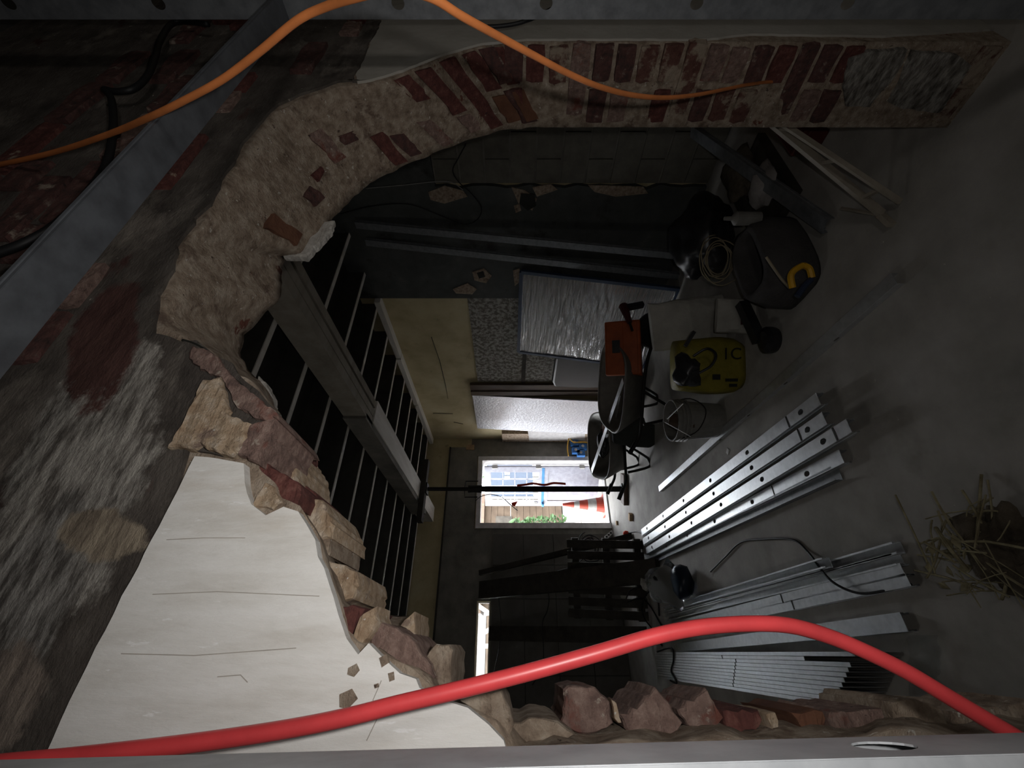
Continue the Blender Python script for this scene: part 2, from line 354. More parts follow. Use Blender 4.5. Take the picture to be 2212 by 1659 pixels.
# ------------------------------------------------------------------ setting
X0, X1 = -1.6, 3.14          # side walls
YF, YB = 0.50, 0.74          # front and back of the broken brick wall
YW = 6.63                    # street wall
ZC = 2.985                   # underside of joists
tag(box((X0 - .2, -2.0, -0.2), (X1 + .2, YW + .22, 0)).build('floor', M_CONC), 'bare grey concrete floor', None, None, 'structure')
ceil = tag(box((X0 - .2, -2.0, 3.17), (X1 + .2, YW + .22, 3.3)).build('ceiling', M_DECK), 'dark boarded ceiling over joists', None, None, 'structure')
tag(box((X0 - .2, -2.0, 0), (X0, YW, 3.17)).build('wall_left', M_GREYW), 'dark left side wall', None, None, 'structure')
tag(box((X0, -2.0, 0), (X1, -1.85, 3.17)).build('wall_rear', M_GREYW), 'wall behind the photographer', None, None, 'structure')
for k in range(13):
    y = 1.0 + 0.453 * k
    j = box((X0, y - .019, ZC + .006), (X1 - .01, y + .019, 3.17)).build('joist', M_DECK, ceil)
    box((X0, y - .019, ZC), (X1 - .01, y + .019, ZC + .006)).build('pale_edge', M_WOODW, j)  # paler strip along the underside, the joist body above it darker
for k in range(15):     # deck boards, each a little higher or lower
    y = 0.76 + 0.39 * k
    box((X0, y, 3.155 - 0.004 * (k % 3)), (X1, y + 0.383, 3.172)).build('deck_board', M_DECK, ceil)

# right wall: block infill, dark painted stretch, cream stretch
wr = tag(box((X1 + .01, -2.0, 0), (X1 + .2, YW, 3.17)).build('wall_right', M_CREAM), 'right hand side wall, cream at the far end', None, None, 'structure')
me_block = {}
def block_row(z, ys, x, m, h=0.188):
    for (ya_, yb_) in ys: box((x, ya_ + .005, z + .006), (X1 + .06, yb_ - .005, z + h)).build('block', m, wr)
box((X1 - .012, 0.74, 0), (X1 + .02, 1.89, 2.16)).build('mortar_bed', M_LINTEL, wr)
for k in range(11):
    z = k * 0.196
    ys = [(0.75, 1.10), (1.10, 1.495), (1.495, 1.885)] if k % 2 else [(0.75, 0.90), (0.90, 1.295), (1.295, 1.69), (1.69, 1.885)]
    block_row(z, ys, X1 - .026, M_BLOCK, 0.186)
def side_slab(px, x, th, name, m):
    mb = MB(); mb.prism([on_x(a, b, x) for a, b in px], (th, 0, 0)); return mb.build(name, m, wr)
# dark painted plaster stretch, ragged along the block edge
mb = MB(); pts = [(0.74, 2.17), (1.2, 2.17), (1.89, 2.16)]
for k in range(24):
    z = 2.16 - 2.16 * k / 23; pts.append((1.895 + 0.05 * noise.noise(Vector((k * .7, 2, 0))) + 0.015, z))
pts += [(3.146, 0), (3.146, 3.17), (0.74, 3.17)]
mb.prism([Vector((X1 - .03, a, b)) for a, b in pts], (.06, 0, 0)); mb.build('dark_plaster', M_GREYW, wr)
# pale scars where the dark plaster has come away
for px in ([(925,415),(960,402),(1000,412),(1010,425),(960,440),(930,432)], [(1105,405),(1135,412),(1160,430),(1150,455),(1120,440)],
           [(1270,400),(1390,404),(1400,418),(1330,425),(1285,415)], [(1150,405),(1190,398),(1205,410),(1160,425)], [(1020,588),(1045,580),(1062,596),(1050,612),(1025,606)],
           [(978,625),(1010,612),(1030,625),(1020,636),(985,634)], [(1108,585),(1122,580),(1128,605),(1112,618)], [(1110,445),(1122,440),(1126,455),(1114,460)]):
    side_slab(px, X1 - .036, .01, 'scar', M_MORTAR)
side_slab([(1125,418),(1155,420),(1158,445),(1140,455),(1122,440)], X1 - .040, .008, 'hole', M_INK)
side_slab([(1030,590),(1044,586),(1048,598),(1035,602)], X1 - .040, .008, 'hole', M_INK)
# lower cream wall: tile adhesive field left by old tiles
box((X1 - .012, 3.15, 0), (X1 + .02, 4.76, 2.02)).build('adhesive_field', M_ADHES, wr)
box((X1 - .022, 3.96, 1.37), (X1 + .02, 4.78, 1.42)).build('dark_rail', M_DARKW, wr)
# long cracks in the cream plaster
for px in ([(932,728),(950,780),(962,830),(968,862),(962,830)], [(935,893),(978,894)], [(980,912),(1000,916)]):
    MB().tube([on_x(a, b, X1 + .004) for a, b in px], 0.004, 5).build('crack', M_INK, wr)
MB().lathe([(0.02, 0), (0.028, 0.01), (0.028, 0.02)], 12).build('conduit_hole', M_INK, wr).location = on_x(984, 723, X1 + .005) - world_loc(wr)
# ledger pieces under the joist ends
for ya_, yb_, dx in ((3.15, 4.12, 0), (4.14, 5.28, 0.012), (5.30, 6.62, 0.004)):
    box((X1 - .085 - dx, ya_, 2.925), (X1 + .02, yb_, ZC - .001)).build('ledger_board', M_WOODW, wr)

# beam under the joists: three near planks, then a wider built-up beam
for xa_, xb_ in ((1.69, 1.765), (1.772, 1.835), (1.862, 1.925)):
    box((xa_, 0.76, 2.79), (xb_, 3.27, ZC - .001)).build('beam_plank', M_JOIST, ceil)
box((1.72, 3.275, 2.78), (1.94, 6.60, ZC - .001)).build('beam', M_WOODW, ceil)
box((1.665, 3.10, 2.79), (1.718, 6.0, ZC - .001)).build('beam_side_plank', M_LINTEL, ceil)

# street wall
wb = MB()
for a, b in (((X0, 0), (-.62, 3.17)), ((-.62, 0), (.61, 1.86)), ((-.62, 2.04), (.61, 3.17)), ((.61, 0), (1.62, 3.17)), ((1.62, 2.12), (2.80, 3.17)), ((2.80, 0), (X1 + .2, 3.17))):
    wb.box((a[0], YW, a[1]), (b[0], YW + .2, b[1]))
wb = tag(wb.build('wall_back', M_CREAM), 'street wall with open doorway', None, None, 'structure')
box((X0, YW - .03, 2.135), (2.98, YW + .01, 2.62)).build('lintel', M_LINTEL, wb)
box((X0, YW - .05, 2.60), (2.98, YW + .01, 2.625)).build('lintel_edge', M_DARKW, wb)
box((2.82, YW - .02, 0), (X1, YW + .01, 2.25)).build('lower_wall', M_LINTEL, wb)
box((X0, YW - .022, 0), (1.63, YW + .005, 1.855)).build('lower_wall', M_LINTEL, wb)
box((X0, YW - .022, 2.045), (1.61, YW + .005, 2.14)).build('lower_wall', M_LINTEL, wb)
box((.62, YW - .022, 1.856), (1.61, YW + .005, 2.044)).build('lower_wall', M_LINTEL, wb)
box((X0, YW - .022, 1.856), (-.63, YW + .005, 2.044)).build('lower_wall', M_LINTEL, wb)
box((2.93, YW - .05, 2.20), (3.02, YW + .0, 2.34)).build('wood_stub', M_OAK, wb)
box((X1 - .06, YW - .35, 0), (X1 + .005, YW - .03, 1.72)).build('exposed_brickwork', M_MORTAR, wb)
mb = MB(); mb.prism([Vector((X1 - .066, a, b)) for a, b in ((6.02, .35), (6.52, .3), (6.55, 1.25), (6.05, 1.3))], (.012, 0, 0)); mb.build('grey_flashing', M_FRAME, wb)
# garage door left of the doorway: wide dark panels
gd = empty('door_2', (0.0, YW - .03, 0), 'dark panelled garage door at the left of the street wall', None, None, 'structure')
for r in range(4):
    for c in range(7):
        xa_ = X0 + .02 + c * 0.445
        box((xa_, YW - .055, .02 + r * .455), (xa_ + .437, YW - .023, .02 + r * .455 + .447)).build('panel', M_GARAGE, gd)
# slit window
wn = empty('window_1', (0, YW, 1.86), 'long slit window above the garage door', None, None, 'structure')
MB().box((-.62, YW + .02, 1.86), (.61, YW + .08, 1.875)).box((-.62, YW + .02, 2.025), (.61, YW + .08, 2.04)).box((.595, YW + .02, 1.875), (.61, YW + .08, 2.025)).box((-.62, YW + .02, 1.875), (-.605, YW + .08, 2.025)).build('window_frame', M_FRAME, wn)
box((-.605, YW + .045, 1.875), (.595, YW + .051, 2.025)).build('pane', M_GLASS, wn)

# doorway: frame, open glazed door
dr = empty('door_1', (2.2, YW, 0), 'open white half glazed door in a pale primed frame', None, None, 'structure')
MB().box((1.62, YW - .04, 0), (1.70, YW + .16, 2.12)).build('door_jamb', M_FRAME, dr)
MB().box((2.735, YW - .04, 0), (2.81, YW + .16, 2.12)).build('door_jamb', M_FRAME, dr)
MB().box((1.70, YW - .04, 2.05), (2.735, YW + .16, 2.12)).build('door_head', M_FRAME, dr)
MB().box((1.62, YW - .02, -.0), (2.81, YW + .2, .025)).build('threshold', M_BAND, dr)
HINGE = Vector((2.70, YW + .14, 0)); FREE = Vector((2.235, YW + .83, 0))
e1 = (FREE - HINGE).normalized(); wd = (FREE - HINGE).length; e2 = Vector((-e1.y, e1.x, 0))
DM = Matrix(((e1.x, e2.x, 0, HINGE.x), (e1.y, e2.y, 0, HINGE.y), (0, 0, 1, 0), (0, 0, 0, 1)))
def dbox(lo, hi, name, m, parent=dr):
    mb = MB(); mb.M = DM; mb.box(lo, hi); return mb.build(name, m, parent)
mb = MB(); mb.M = DM
for lo_, hi_ in (((0, -.02, .03), (.11, .02, 2.03)), ((wd - .11, -.02, .03), (wd, .02, 2.03)), ((.11, -.02, .03), (wd - .11, .02, .25)), ((.11, -.02, .92), (wd - .11, .02, 1.08)), ((.11, -.02, 1.92), (wd - .11, .02, 2.03))): mb.box(lo_, hi_)
leaf = mb.build('door_leaf', M_DOORW, dr)
#; dbox((wd - .11, -.02, .03), (wd, .02, 2.03), 'stile', M_DOORW)
dbox((.11, -.008, .25), (wd - .11, .008, .92), 'door_panel', M_DOORW, leaf)
gw = (wd - .22) / 4; gh = 0.84 / 4
for k in range(1, 4): dbox((.11 + gw * k - .009, -.012, 1.08), (.11 + gw * k + .009, .012, 1.92), 'muntin', M_DOORW, leaf)
for k in range(1, 4): dbox((.11, -.012, 1.08 + gh * k - .009), (wd - .11, .012, 1.08 + gh * k + .009), 'muntin', M_DOORW, leaf)
for i in range(4):
    for j in range(4):
        dbox((.11 + gw * i + .01, -.003, 1.08 + gh * j + .01), (.11 + gw * (i + 1) - .01, .003, 1.08 + gh * (j + 1) - .01), 'pane', M_GLASS, leaf)
sd = 1 if (DM.to_3x3() @ Vector((0, 1, 0))).dot(-HINGE) > 0 else -1     # the side that faces the room
def dside(a, b): return (min(a * sd, b * sd), max(a * sd, b * sd))
y0_, y1_ = dside(.021, .024)
dbox((.02, y0_, .985), (wd - .02, y1_, 1.03), 'tape_strip', M_TAPE, leaf)
mb = MB(); mb.M = DM @ Matrix.Translation((wd - .07, .055 * sd, 1.0)); mb.box((-.02, -.035, -.02), (.02, .035, .02)).box((-.02, -.01, -.02), (-.12, .02, .02) if False else (.05, .02, .02)); mb.build('door_handle', M_TAPE, leaf, bevel=.008)
mb = MB(); mb.M = DM @ Matrix.Translation((wd - .07, .04 * sd, 1.13)); mb.box((-.03, -.02, -.03), (.03, .02, .03)); mb.build('deadbolt', M_BAND, leaf, bevel=.01)
for hz in (.3, 1.05, 1.8): box((2.66, YW + .12, hz), (2.72, YW + .17, hz + .09)).build('hinge', M_BAND, dr)

# brown door casing standing by the right wall, and the boards by the far corner
tag(MB().box((X1 - .05, 4.79, 0), (X1 - .013, 4.94, 2.13)).box((X1 - .065, 4.94, 0), (X1 - .013, 5.04, 2.13)).build('trim_1', M_WOODB), 'dark brown moulded casing up the right wall', None, None, 'structure')

# ------------------------------------------------------------------ outside
tag(box((-12, YW + .22, -.12), (18, 30, -.03)).build('floor_outside', M_GRAVEL), 'pale gravel yard beyond the doorway', None, None, 'structure')
tag(box((-12, 9.6, -.05), (18, 11.0, -.02)).build('paving_strip', M_PATH), 'pale paved strip across the yard', 'paving')
h = empty('shed', (3.2, 13.6, 0), 'low tan boarded shed seen left through the doorway', 'shed')
for k in range(12): box((1.0, 13.0, k * .2 + .0), (4.1, 14.2, k * .2 + .192)).build('board', M_OUTBR, h)
box((3.1, 12.97, 1.55), (3.55, 13.01, 2.05)).build('shed_window', M_DARKW, h); box((0.9, 12.8, 2.4), (4.2, 14.4, 2.5)).build('roof', M_WOODB, h)
h = empty('sign_board', (4.9, 12.4, 0), 'slate blue board with white marks seen through the door glass', 'sign')
box((4.0, 12.4, .9), (5.6, 12.46, 2.35)).build('panel', M_SIGN, h)
for a, b in ((4.55, 4.62), (4.66, 4.76), (4.79, 4.89)): box((a, 12.385, 1.62), (b, 12.4, 1.78)).build('white_mark', M_BAND, h)
box((4.1, 12.42, -.03), (4.18, 12.45, .9)).build('leg', M_DARKW, h); box((5.4, 12.42, -.03), (5.48, 12.45, .9)).build('leg', M_DARKW, h)
def shrub(loc, rr, hh, label, seed):
    rs = random.Random(seed); root = empty('shrub', loc, label, 'shrub'); mb = MB()
    for k in range(260):
        t = rs.random() * 2 * PI; u = rs.random() ** .5; z = hh * (0.15 + .85 * rs.random()); q = rr * u * (1 - .5 * z / hh)
        c = Vector((loc[0] + q * math.cos(t), loc[1] + q * math.sin(t), loc[2] + z)); s_ = .05 + .05 * rs.random()
        a = Vector((rs.uniform(-1, 1), rs.uniform(-1, 1), rs.uniform(-1, 1))).normalized(); b = a.orthogonal().normalized()
        mb.poly([c - a * s_, c + b * s_ * .5, c + a * s_, c - b * s_ * .5])
    o = mb.build('foliage', M_LEAF, root); o['kind'] = 'stuff'
    MB().tube([Vector(loc), Vector(loc) + Vector((0, 0, hh * .6))], .02, 6).build('stem', M_DARKW, root)
shrub((2.72, 10.6, -.02), .22, 1.60, 'green shrub seen past the open door edge', 3)
shrub((5.9, 15.9, -.03), 1.1, 3.2, 'tall green shrub behind the slate blue board', 5)
def truss():
    root = empty('white_trellis', (0.2, 8.6, -.03), 'white timber brace frame seen through the slit window', 'trellis')
    y = 8.6
    for a, b in (((-1.2, 0), (-1.2, 2.9)), ((1.0, 0), (1.0, 2.9))): MB().bar((a[0], y, a[1] - .03), (b[0], y, b[1]), .09, .09).build('post', M_BAND, root)
    MB().bar((-1.2, y, 2.55), (1.0, y, 2.55), .09, .09).build('rail', M_BAND, root)
    for a, b in (((.95, 2.55), (.45, 1.7)), ((.45, 1.75), (.05, 2.55)), ((.1, 1.7), (.1, 2.5))): MB().bar((a[0], y - .02, a[1]), (b[0], y - .02, b[1]), .07, .05).build('brace', M_BAND, root)
truss()
h = empty('house_wall', (-1, 12, 0), 'pale brown house front seen through the slit window', 'house')
for k in range(16): box((-5, 12, k * .22), (.8, 12.3, k * .22 + .21)).build('board', M_OUTBR if k % 5 else M_PATH, h)
# cone
cp = on_z(1307, 1090, -.03); cn = empty('traffic_cone', (cp.x, cp.y, -.03), 'orange traffic cone with two white bands outside the doorway', 'cone')
z0 = -.03
MB().box((cp.x - .18, cp.y - .18, z0), (cp.x + .18, cp.y + .18, z0 + .03)).build('base', M_CONE, cn, bevel=.01)
def cr(z): return .135 - .112 * z / .70
for za_, zb_, m, nm in ((.03, .16, M_CONE, 'cone_body'), (.16, .30, M_BAND, 'white_band'), (.30, .44, M_CONE, 'cone_body'), (.44, .53, M_BAND, 'white_band'), (.53, .72, M_CONE, 'cone_body')):
    MB().lathe([(cr(za_), za_), (cr(zb_), zb_)], 24, (cp.x, cp.y, z0)).build(nm, m, cn, smooth=False)

# ------------------------------------------------------------------ the broken brick wall
JX = 1.59
PAIRS = [  # front edge pixel, back edge pixel, down the arch and round the break
 ((1040,100),(1150,275)), ((960,125),(1080,283)), ((870,160),(1010,303)), ((800,182),(950,325)), ((735,185),(880,355)), ((650,215),(800,395)),
 ((590,245),(760,432)), ((530,320),(722,468)), ((460,440),(662,555)), ((405,520),(616,556)), ((375,610),(604,642)), ((345,680),(560,695)),
 ((375,720),(530,725)), ((430,750),(520,775)), ((500,800),(545,808)), ((560,850),(585,846)), ((600,895),(602,893)), ((575,945),(628,948)), ((560,1000),(650,1015)), ((600,1060),(690,1088)),
 ((650,1100),(720,1148)), ((683,1165),(714,1200)), ((700,1240),(774,1245)), ((730,1310),(772,1298)), ((745,1370),(842,1328)), ((800,1392),(900,1335)),
 ((860,1440),(920,1400)), ((920,1480),(968,1395)), ((960,1505),(977,1485)), ((1010,1530),(1085,1492)), ((1060,1565),(1108,1542)), ((1100,1612),(1212,1552)),
 ((1180,1620),(1222,1535)), ((1260,1618),(1300,1540)), ((1330,1615),(1340,1548)), ((1420,1612),(1430,1545)), ((1520,1610),(1530,1535)), ((1700,1605),(1700,1528)), ((1900,1598),(1900,1526)),
 ((2060,1592),(2060,1525)), ((2212,1585),(2212,1510)) ]
Fp = [Vector((JX, YF, z)) for z in (0, .35, .7, 1.05, 1.35, 1.6)]; Bp = [Vector((JX - .02, YB, z)) for z in (0, .35, .7, 1.0, 1.28, 1.46)]
for f, b in PAIRS: Fp.append(on_y(*f, YF)); Bp.append(on_y(*b, YB))
for q, y in ((Fp, YF), (Bp, YB)):
    e = q[-1]; q += [Vector((e.x + .02, y, e.z * .6)), Vector((e.x + .035, y, 0))]
def resample(ps, qs, step):
    P_, Q_ = [ps[0]], [qs[0]]
    for i in range(len(ps) - 1):
        n = max(1, int(max((ps[i+1] - ps[i]).length, (qs[i+1] - qs[i]).length) / step))
        for k in range(1, n + 1):
            P_.append(ps[i].lerp(ps[i+1], k / n)); Q_.append(qs[i].lerp(qs[i+1], k / n))
    return P_, Q_
Fr, Br = resample(Fp, Bp, 0.016)
def jit(p, amp, fr, s):
    return Vector((p.x + noise.noise(p * fr + Vector((s, 0, 0))) * amp, p.y, max(0, p.z + noise.noise(p * fr + Vector((0, s, 0))) * amp)))
n_ = len(Fr)
for i in range(1, n_ - 1):
    k = 0.006 if Fr[i].x > 1.5 and Fr[i].z < 1.6 else 0.012
    Fr[i] = jit(Fr[i], k, 22, 3); Br[i] = jit(Br[i], k * .7, 30, 8)
wm = MB()
NX = 9; grid = []
for i in range(n_):
    row = []
    for j in range(NX + 1):
        t = j / NX; p = Fr[i].lerp(Br[i], t)
        d = 0.006 if 0 < j < NX else 0.0
        q = p * 16
        p = p + Vector((noise.noise(q), 0.3 * noise.noise(q + Vector((5, 0, 0))), noise.noise(q + Vector((0, 5, 0))))) * d + Vector((noise.noise(q * 3), 0, noise.noise(q * 3 + Vector((0, 5, 0))))) * d * .5
        p.z = max(0, p.z); row.append(wm.P(p))
    grid.append(row)
for i in range(n_ - 1):
    for j in range(NX): wm.f.append([grid[i][j], grid[i+1][j], grid[i+1][j+1], grid[i][j+1]])
for pts, col in ((Fr, 0), (Br, NX)):
    y = pts[0].y
    outer = [Vector((X0, y, 0)), Vector((X0, y, 3.17)), Vector((X1, y, 3.17)), Vector((X1, y, 0))]
    ring = pts[::-1]; idx = [grid[i][col] for i in range(n_ - 1, -1, -1)]
    allp = [wm.v[k].copy() for k in idx] + [outer[3], outer[2], outer[1], outer[0]]
    ids = idx + [wm.P(outer[3]), wm.P(outer[2]), wm.P(outer[1]), wm.P(outer[0])]
    for t in tessellate_polygon([[Vector((p.x, p.z, 0)) for p in allp]]): wm.f.append([ids[k] for k in t])
wf = wm.build('wall_front', M_MORTAR, origin=(0, YF, 0))
for p_ in wf.data.polygons[:(n_ - 1) * NX]: p_.use_smooth = True
tag(wf, 'broken brick wall with a large ragged hole through it', None, None, 'structure')
# sooty render skin on the front, above the old ceiling line
def front_poly(name, px, m, y, th, amp=0.006, step=0.02, pts3=None):
    ps = pts3 if pts3 else [on_y(a, b, y) for a, b in px]
    ps2, _ = resample(ps + [ps[0]], ps + [ps[0]], step); ps2 = ps2[:-1]
    ps2 = [jit(p, amp, 28, 4) for p in ps2]
    mb = MB(); mb.prism(ps2, (0, th, 0)); return mb.build(name, m, wf)
ZL = 1.965
def V2(x, z, y): return Vector((x, y, z))
arch_front = [on_y(a, b, YF) for a, b in ((800,176),(735,178),(650,208),(590,238),(530,312),(460,432),(400,515),(368,605),(335,680),(330,730),(430,742),(500,790),(560,845),(598,893),(560,930),(520,985))]
skin = [V2(X0, 3.17, YF - .006), V2(X1, 3.17, YF - .006), V2(X1, 1.985, YF - .006), V2(1.3, 1.985, YF - .006)] + [V2(p.x, p.z, YF - .006) for p in arch_front] + [V2(0.22, ZL, YF - .006), V2(X0, ZL, YF - .006)]
front_poly('sooty_render', None, M_FRONT, YF - .006, .007, 0.010, 0.02, skin)
# white plaster left of the hole, and its grey continuation right of it
wp = [V2(X0, ZL, .486), V2(-.08, ZL, .486)] + [on_y(a, b, .486) for a, b in ((420,985),(470,990),(525,1003),(530,1040),(545,1088),(575,1112),(610,1095),(640,1102),(660,1132),(683,1167),(685,1202),(705,1252),(722,1292),(733,1330),(752,1378),(775,1412),(800,1388),(830,1420),(860,1452),(895,1468),(905,1490),(950,1506),(1010,1526),(1050,1560),(1085,1598),(1098,1632))]
e = wp[-1]; wp += [V2(e.x - .01, e.z - .03, .486), V2(e.x - .02, e.z * .5, .486), V2(e.x - .02, 0, .486), V2(X0, 0, .486)]
front_poly('white_plaster', None, M_WHITE, .486, .014, 0.004, 0.014, wp)
for px in ([(752,1440),(770,1432),(776,1448),(764,1462),(750,1455)], [(735,1500),(760,1490),(772,1512),(752,1535),(735,1530)], [(836,1452),(848,1448),(848,1466),(838,1470)], [(820,1420),(836,1410),(840,1428),(824,1440)], [(806,1478),(815,1474),(816,1482),(808,1486)]):
    front_poly('chipped_spot', px, M_MORTAR, .4845, .004, 0.003, 0.006)
for px in ([(330,1284),(470,1278),(690,1288)], [(262,1412),(420,1416),(640,1400)], [(360,1166),(440,1162),(530,1162)], [(824,1470),(806,1512),(816,1550),(792,1600)], [(470,1462),(520,1458),(535,1474)]):
    MB().tube([on_y(a, b, .4862) for a, b in px], .0006, 4).build('hairline_crack', M_CRACK, wf)
gp = [V2(X1, 1.98, .494), V2(1.34, 1.98, .494)] + [on_y(a, b, .494) for a, b in ((770,176),(800,172),(870,150),(960,115),(1045,92))] + [V2(JX + .006, 1.5, .494), V2(JX + .006, 0.95, .494), V2(JX + .05, .8, .494), V2(JX + .03, .4, .494), V2(JX + .09, 0, .494), V2(X1, 0, .494)]
front_poly('grey_plaster', None, mat('grey_plaster', [(0.3, (0.34, 0.32, 0.28)), (0.7, (0.46, 0.44, 0.40))], 5, 0.9, 0, 0.25, 30, spots=[((0.2, 0.16, 0.13), 3, 0.6, 0.1)]), .494, .007, 0.006, 0.02, gp)

# bricks: shared rough brick meshes
def rough_brick(name, sx, sy, sz, m, seed):
    bm = bmesh.new(); bmesh.ops.create_cube(bm, size=1)
    bmesh.ops.subdivide_edges(bm, edges=bm.edges[:], cuts=2, use_grid_fill=True)
    me = bpy.data.meshes.new(name)
    for v in bm.verts:
        c = v.co; rnd = Vector((noise.noise(c * 3 + Vector((seed, 0, 0))), noise.noise(c * 3 + Vector((0, seed, 0))), noise.noise(c * 3 + Vector((0, 0, seed)))))
        k = 0.94 if sum(abs(x) > .45 for x in c) == 3 else (0.975 if sum(abs(x) > .45 for x in c) == 2 else 1.0)
        v.co = Vector((c.x * sx * k, c.y * sy * k, c.z * sz * k)) + rnd * 0.005
    bm.to_mesh(me); bm.free(); me.materials.append(m); return me
KINDS_B = [M_BRICKD, M_BRICKD, M_BRICKG, M_BRICK, M_BRICKS, M_BRICKD]
JB = [rough_brick('brick', .06, .100, .058, m, 3.3 * k + 1) for k, m in enumerate(KINDS_B)]        # header ends in the jamb
JS = [rough_brick('brick', .06, .205, .058, m, 5.3 * k + 2) for k, m in enumerate(KINDS_B)]
FB = [rough_brick('brick', .205, .03, .058, m, 7.3 * k + 3) for k, m in enumerate([M_BRICKD, M_BRICKD, M_BRICK, M_BRICKG])]
FH = [rough_brick('brick', .098, .03, .058, m, 9.1 * k + 3) for k, m in enumerate([M_BRICKD, M_BRICK, M_BRICKD, M_BRICKG])]
def put(me, loc, rot=(0, 0, 0), parent=wf, scale=(1, 1, 1), name='brick'):
    o = bpy.data.objects.new(name, me); C.objects.link(o); o.parent = parent
    o.location = Vector(loc) - world_loc(parent); o.rotation_euler = rot; o.scale = scale; return o
rj = random.Random(11)
for k in range(22):
    z = 0.05 + k * 0.0712
    if z > 1.60: break
    dxb = 0
    if k in (1, 2, 4, 5): continue                      # the pale plastered foot of the jamb
    if k % 5 == 3: cells = [(0.60, JS)]
    else: cells = [(0.556, JB), (0.672, JB)]
    for yc, L_ in cells:
        if rj.random() < 0.13: continue                 # lost under mortar
        jx = JX - .02 * (yc - YF) / .24
        put(rj.choice(L_), (jx + .030 - .010 + rj.uniform(-.004, .003), yc + rj.uniform(-.004, .004), z + rj.uniform(-.002, .002)), (rj.uniform(-.03, .03), rj.uniform(-.03, .03), rj.uniform(-.03, .03)))
# pale plaster still stuck to the foot of the jamb
def jamb_patch(px, m, x=JX - .022, name='plaster_patch'):
    ps = [on_x(a, b, x) for a, b in px]; ps2, _ = resample(ps + [ps[0]], ps + [ps[0]], .02); mb = MB()
    mb.prism([Vector((p.x, p.y + noise.noise(p * 25) * .006, max(.002, p.z + noise.noise(p * 25 + Vector((4, 0, 0))) * .006))) for p in ps2[:-1]], (.02, 0, 0)); return mb.build(name, m, wf)
jamb_patch([(1835,128),(1880,112),(1960,108),(1950,140),(1925,178),(1890,215),(1880,232),(1830,228),(1820,190)], M_SCRAPE)
jamb_patch([(1975,112),(2060,118),(2100,140),(2060,200),(2030,245),(1950,235),(1918,222),(1945,180)], M_SCRAPE)
# voussoirs: bricks set on the slope of the arch, between mortar patches
arch_i = [i for i, p in enumerate(Fp) if 5 <= i <= 17]
def arch_frame(s):
    """s runs 0..1 from the springing up to the crown along the soffit"""
    k = 5 + s * 11; i = int(k); t = k - i
    f = Fp[i].lerp(Fp[i+1], t); b = Bp[i].lerp(Bp[i+1], t); tg = (Fp[i+1] - Fp[i] + Bp[i+1] - Bp[i])
    return f, b, tg.normalized()
ra = random.Random(21)
def arch_brick(s, v0, v1, m, width=0.056, proud=0.007):
    f, b, tg = arch_frame(s); ax = (b - f).normalized(); nn = ax.cross(tg).normalized()
    mid = Vector((0.55, 0.6, 0.9))
    if nn.dot(mid - f) < 0: nn = -nn
    p0 = f.lerp(b, v0); p1 = f.lerp(b, v1)
    mb = MB(); n = 5; top = []; bot = []
    L_ = []
    for side in (-1, 1):
        for k in (range(n + 1) if side < 0 else range(n, -1, -1)):
            p = p0.lerp(p1, k / n) + tg * side * width / 2 + tg * noise.noise(p0 * 30 + Vector((k * 1.7, side, s * 40))) * .009 + ax * noise.noise(p0 * 20 + Vector((k, side * 3, s * 9))) * .006
            L_.append(p + nn * (proud + .002 * noise.noise(p * 40)))
    mb.prism(L_, nn * -.05); return mb.build('brick', m, wf)
for s, v0, v1, m in ((.02, .05, .45, M_BRICK), (.02, .52, .9, M_BRICKO), (.075, .03, .42, M_BRICKD), (.075, .5, .93, M_BRICKD), (.125, .02, .46, M_BRICK), (.125, .54, .88, M_BRICKO), (.18, .02, .92, M_BRICK), (.235, .02, .60, M_BRICK),
                     (.235, .66, .9, M_BRICKG), (.285, .02, .32, M_BRICK), (.33, .55, .95, M_BRICKG), (.42, .62, .92, M_BRICKD), (.465, .55, .95, M_BRICK), (.52, .42, .52, M_BRICKD), (.58, .28, .62, M_BRICKG), (.66, .55, .62, M_BRICK), (.72, .60, .78, M_BRICKD), (.80, .45, .80, M_BRICKO)):
    arch_brick(s, v0, v1, m, .05 if s < .3 else .045)
# brick courses showing through the soot above the arch, below and above the steel track
rf = random.Random(5)
def inside_arch(x, z):  # keep bricks off the hole
    return False
for r in range(9):
    z = 2.06 + r * .072
    x = 0.30 + (0.055 if r % 2 else 0)
    while x < 2.6:
        long = rf.random() < .7; ln = .205 if long else .098
        xc = x + ln / 2
        near_hole = False
        for p in Fr:
            if abs(p.x - xc) < ln / 2 + .02 and p.z > z - .05: near_hole = True; break
        if not near_hole and rf.random() < .50:
            put(rf.choice(FB if long else FH), (xc, YF - .008 + rf.uniform(-.002, .002) + .006, z), (rf.uniform(-.02, .02), rf.uniform(-.02, .02), rf.uniform(-.02, .02)))
        x += ln + .012
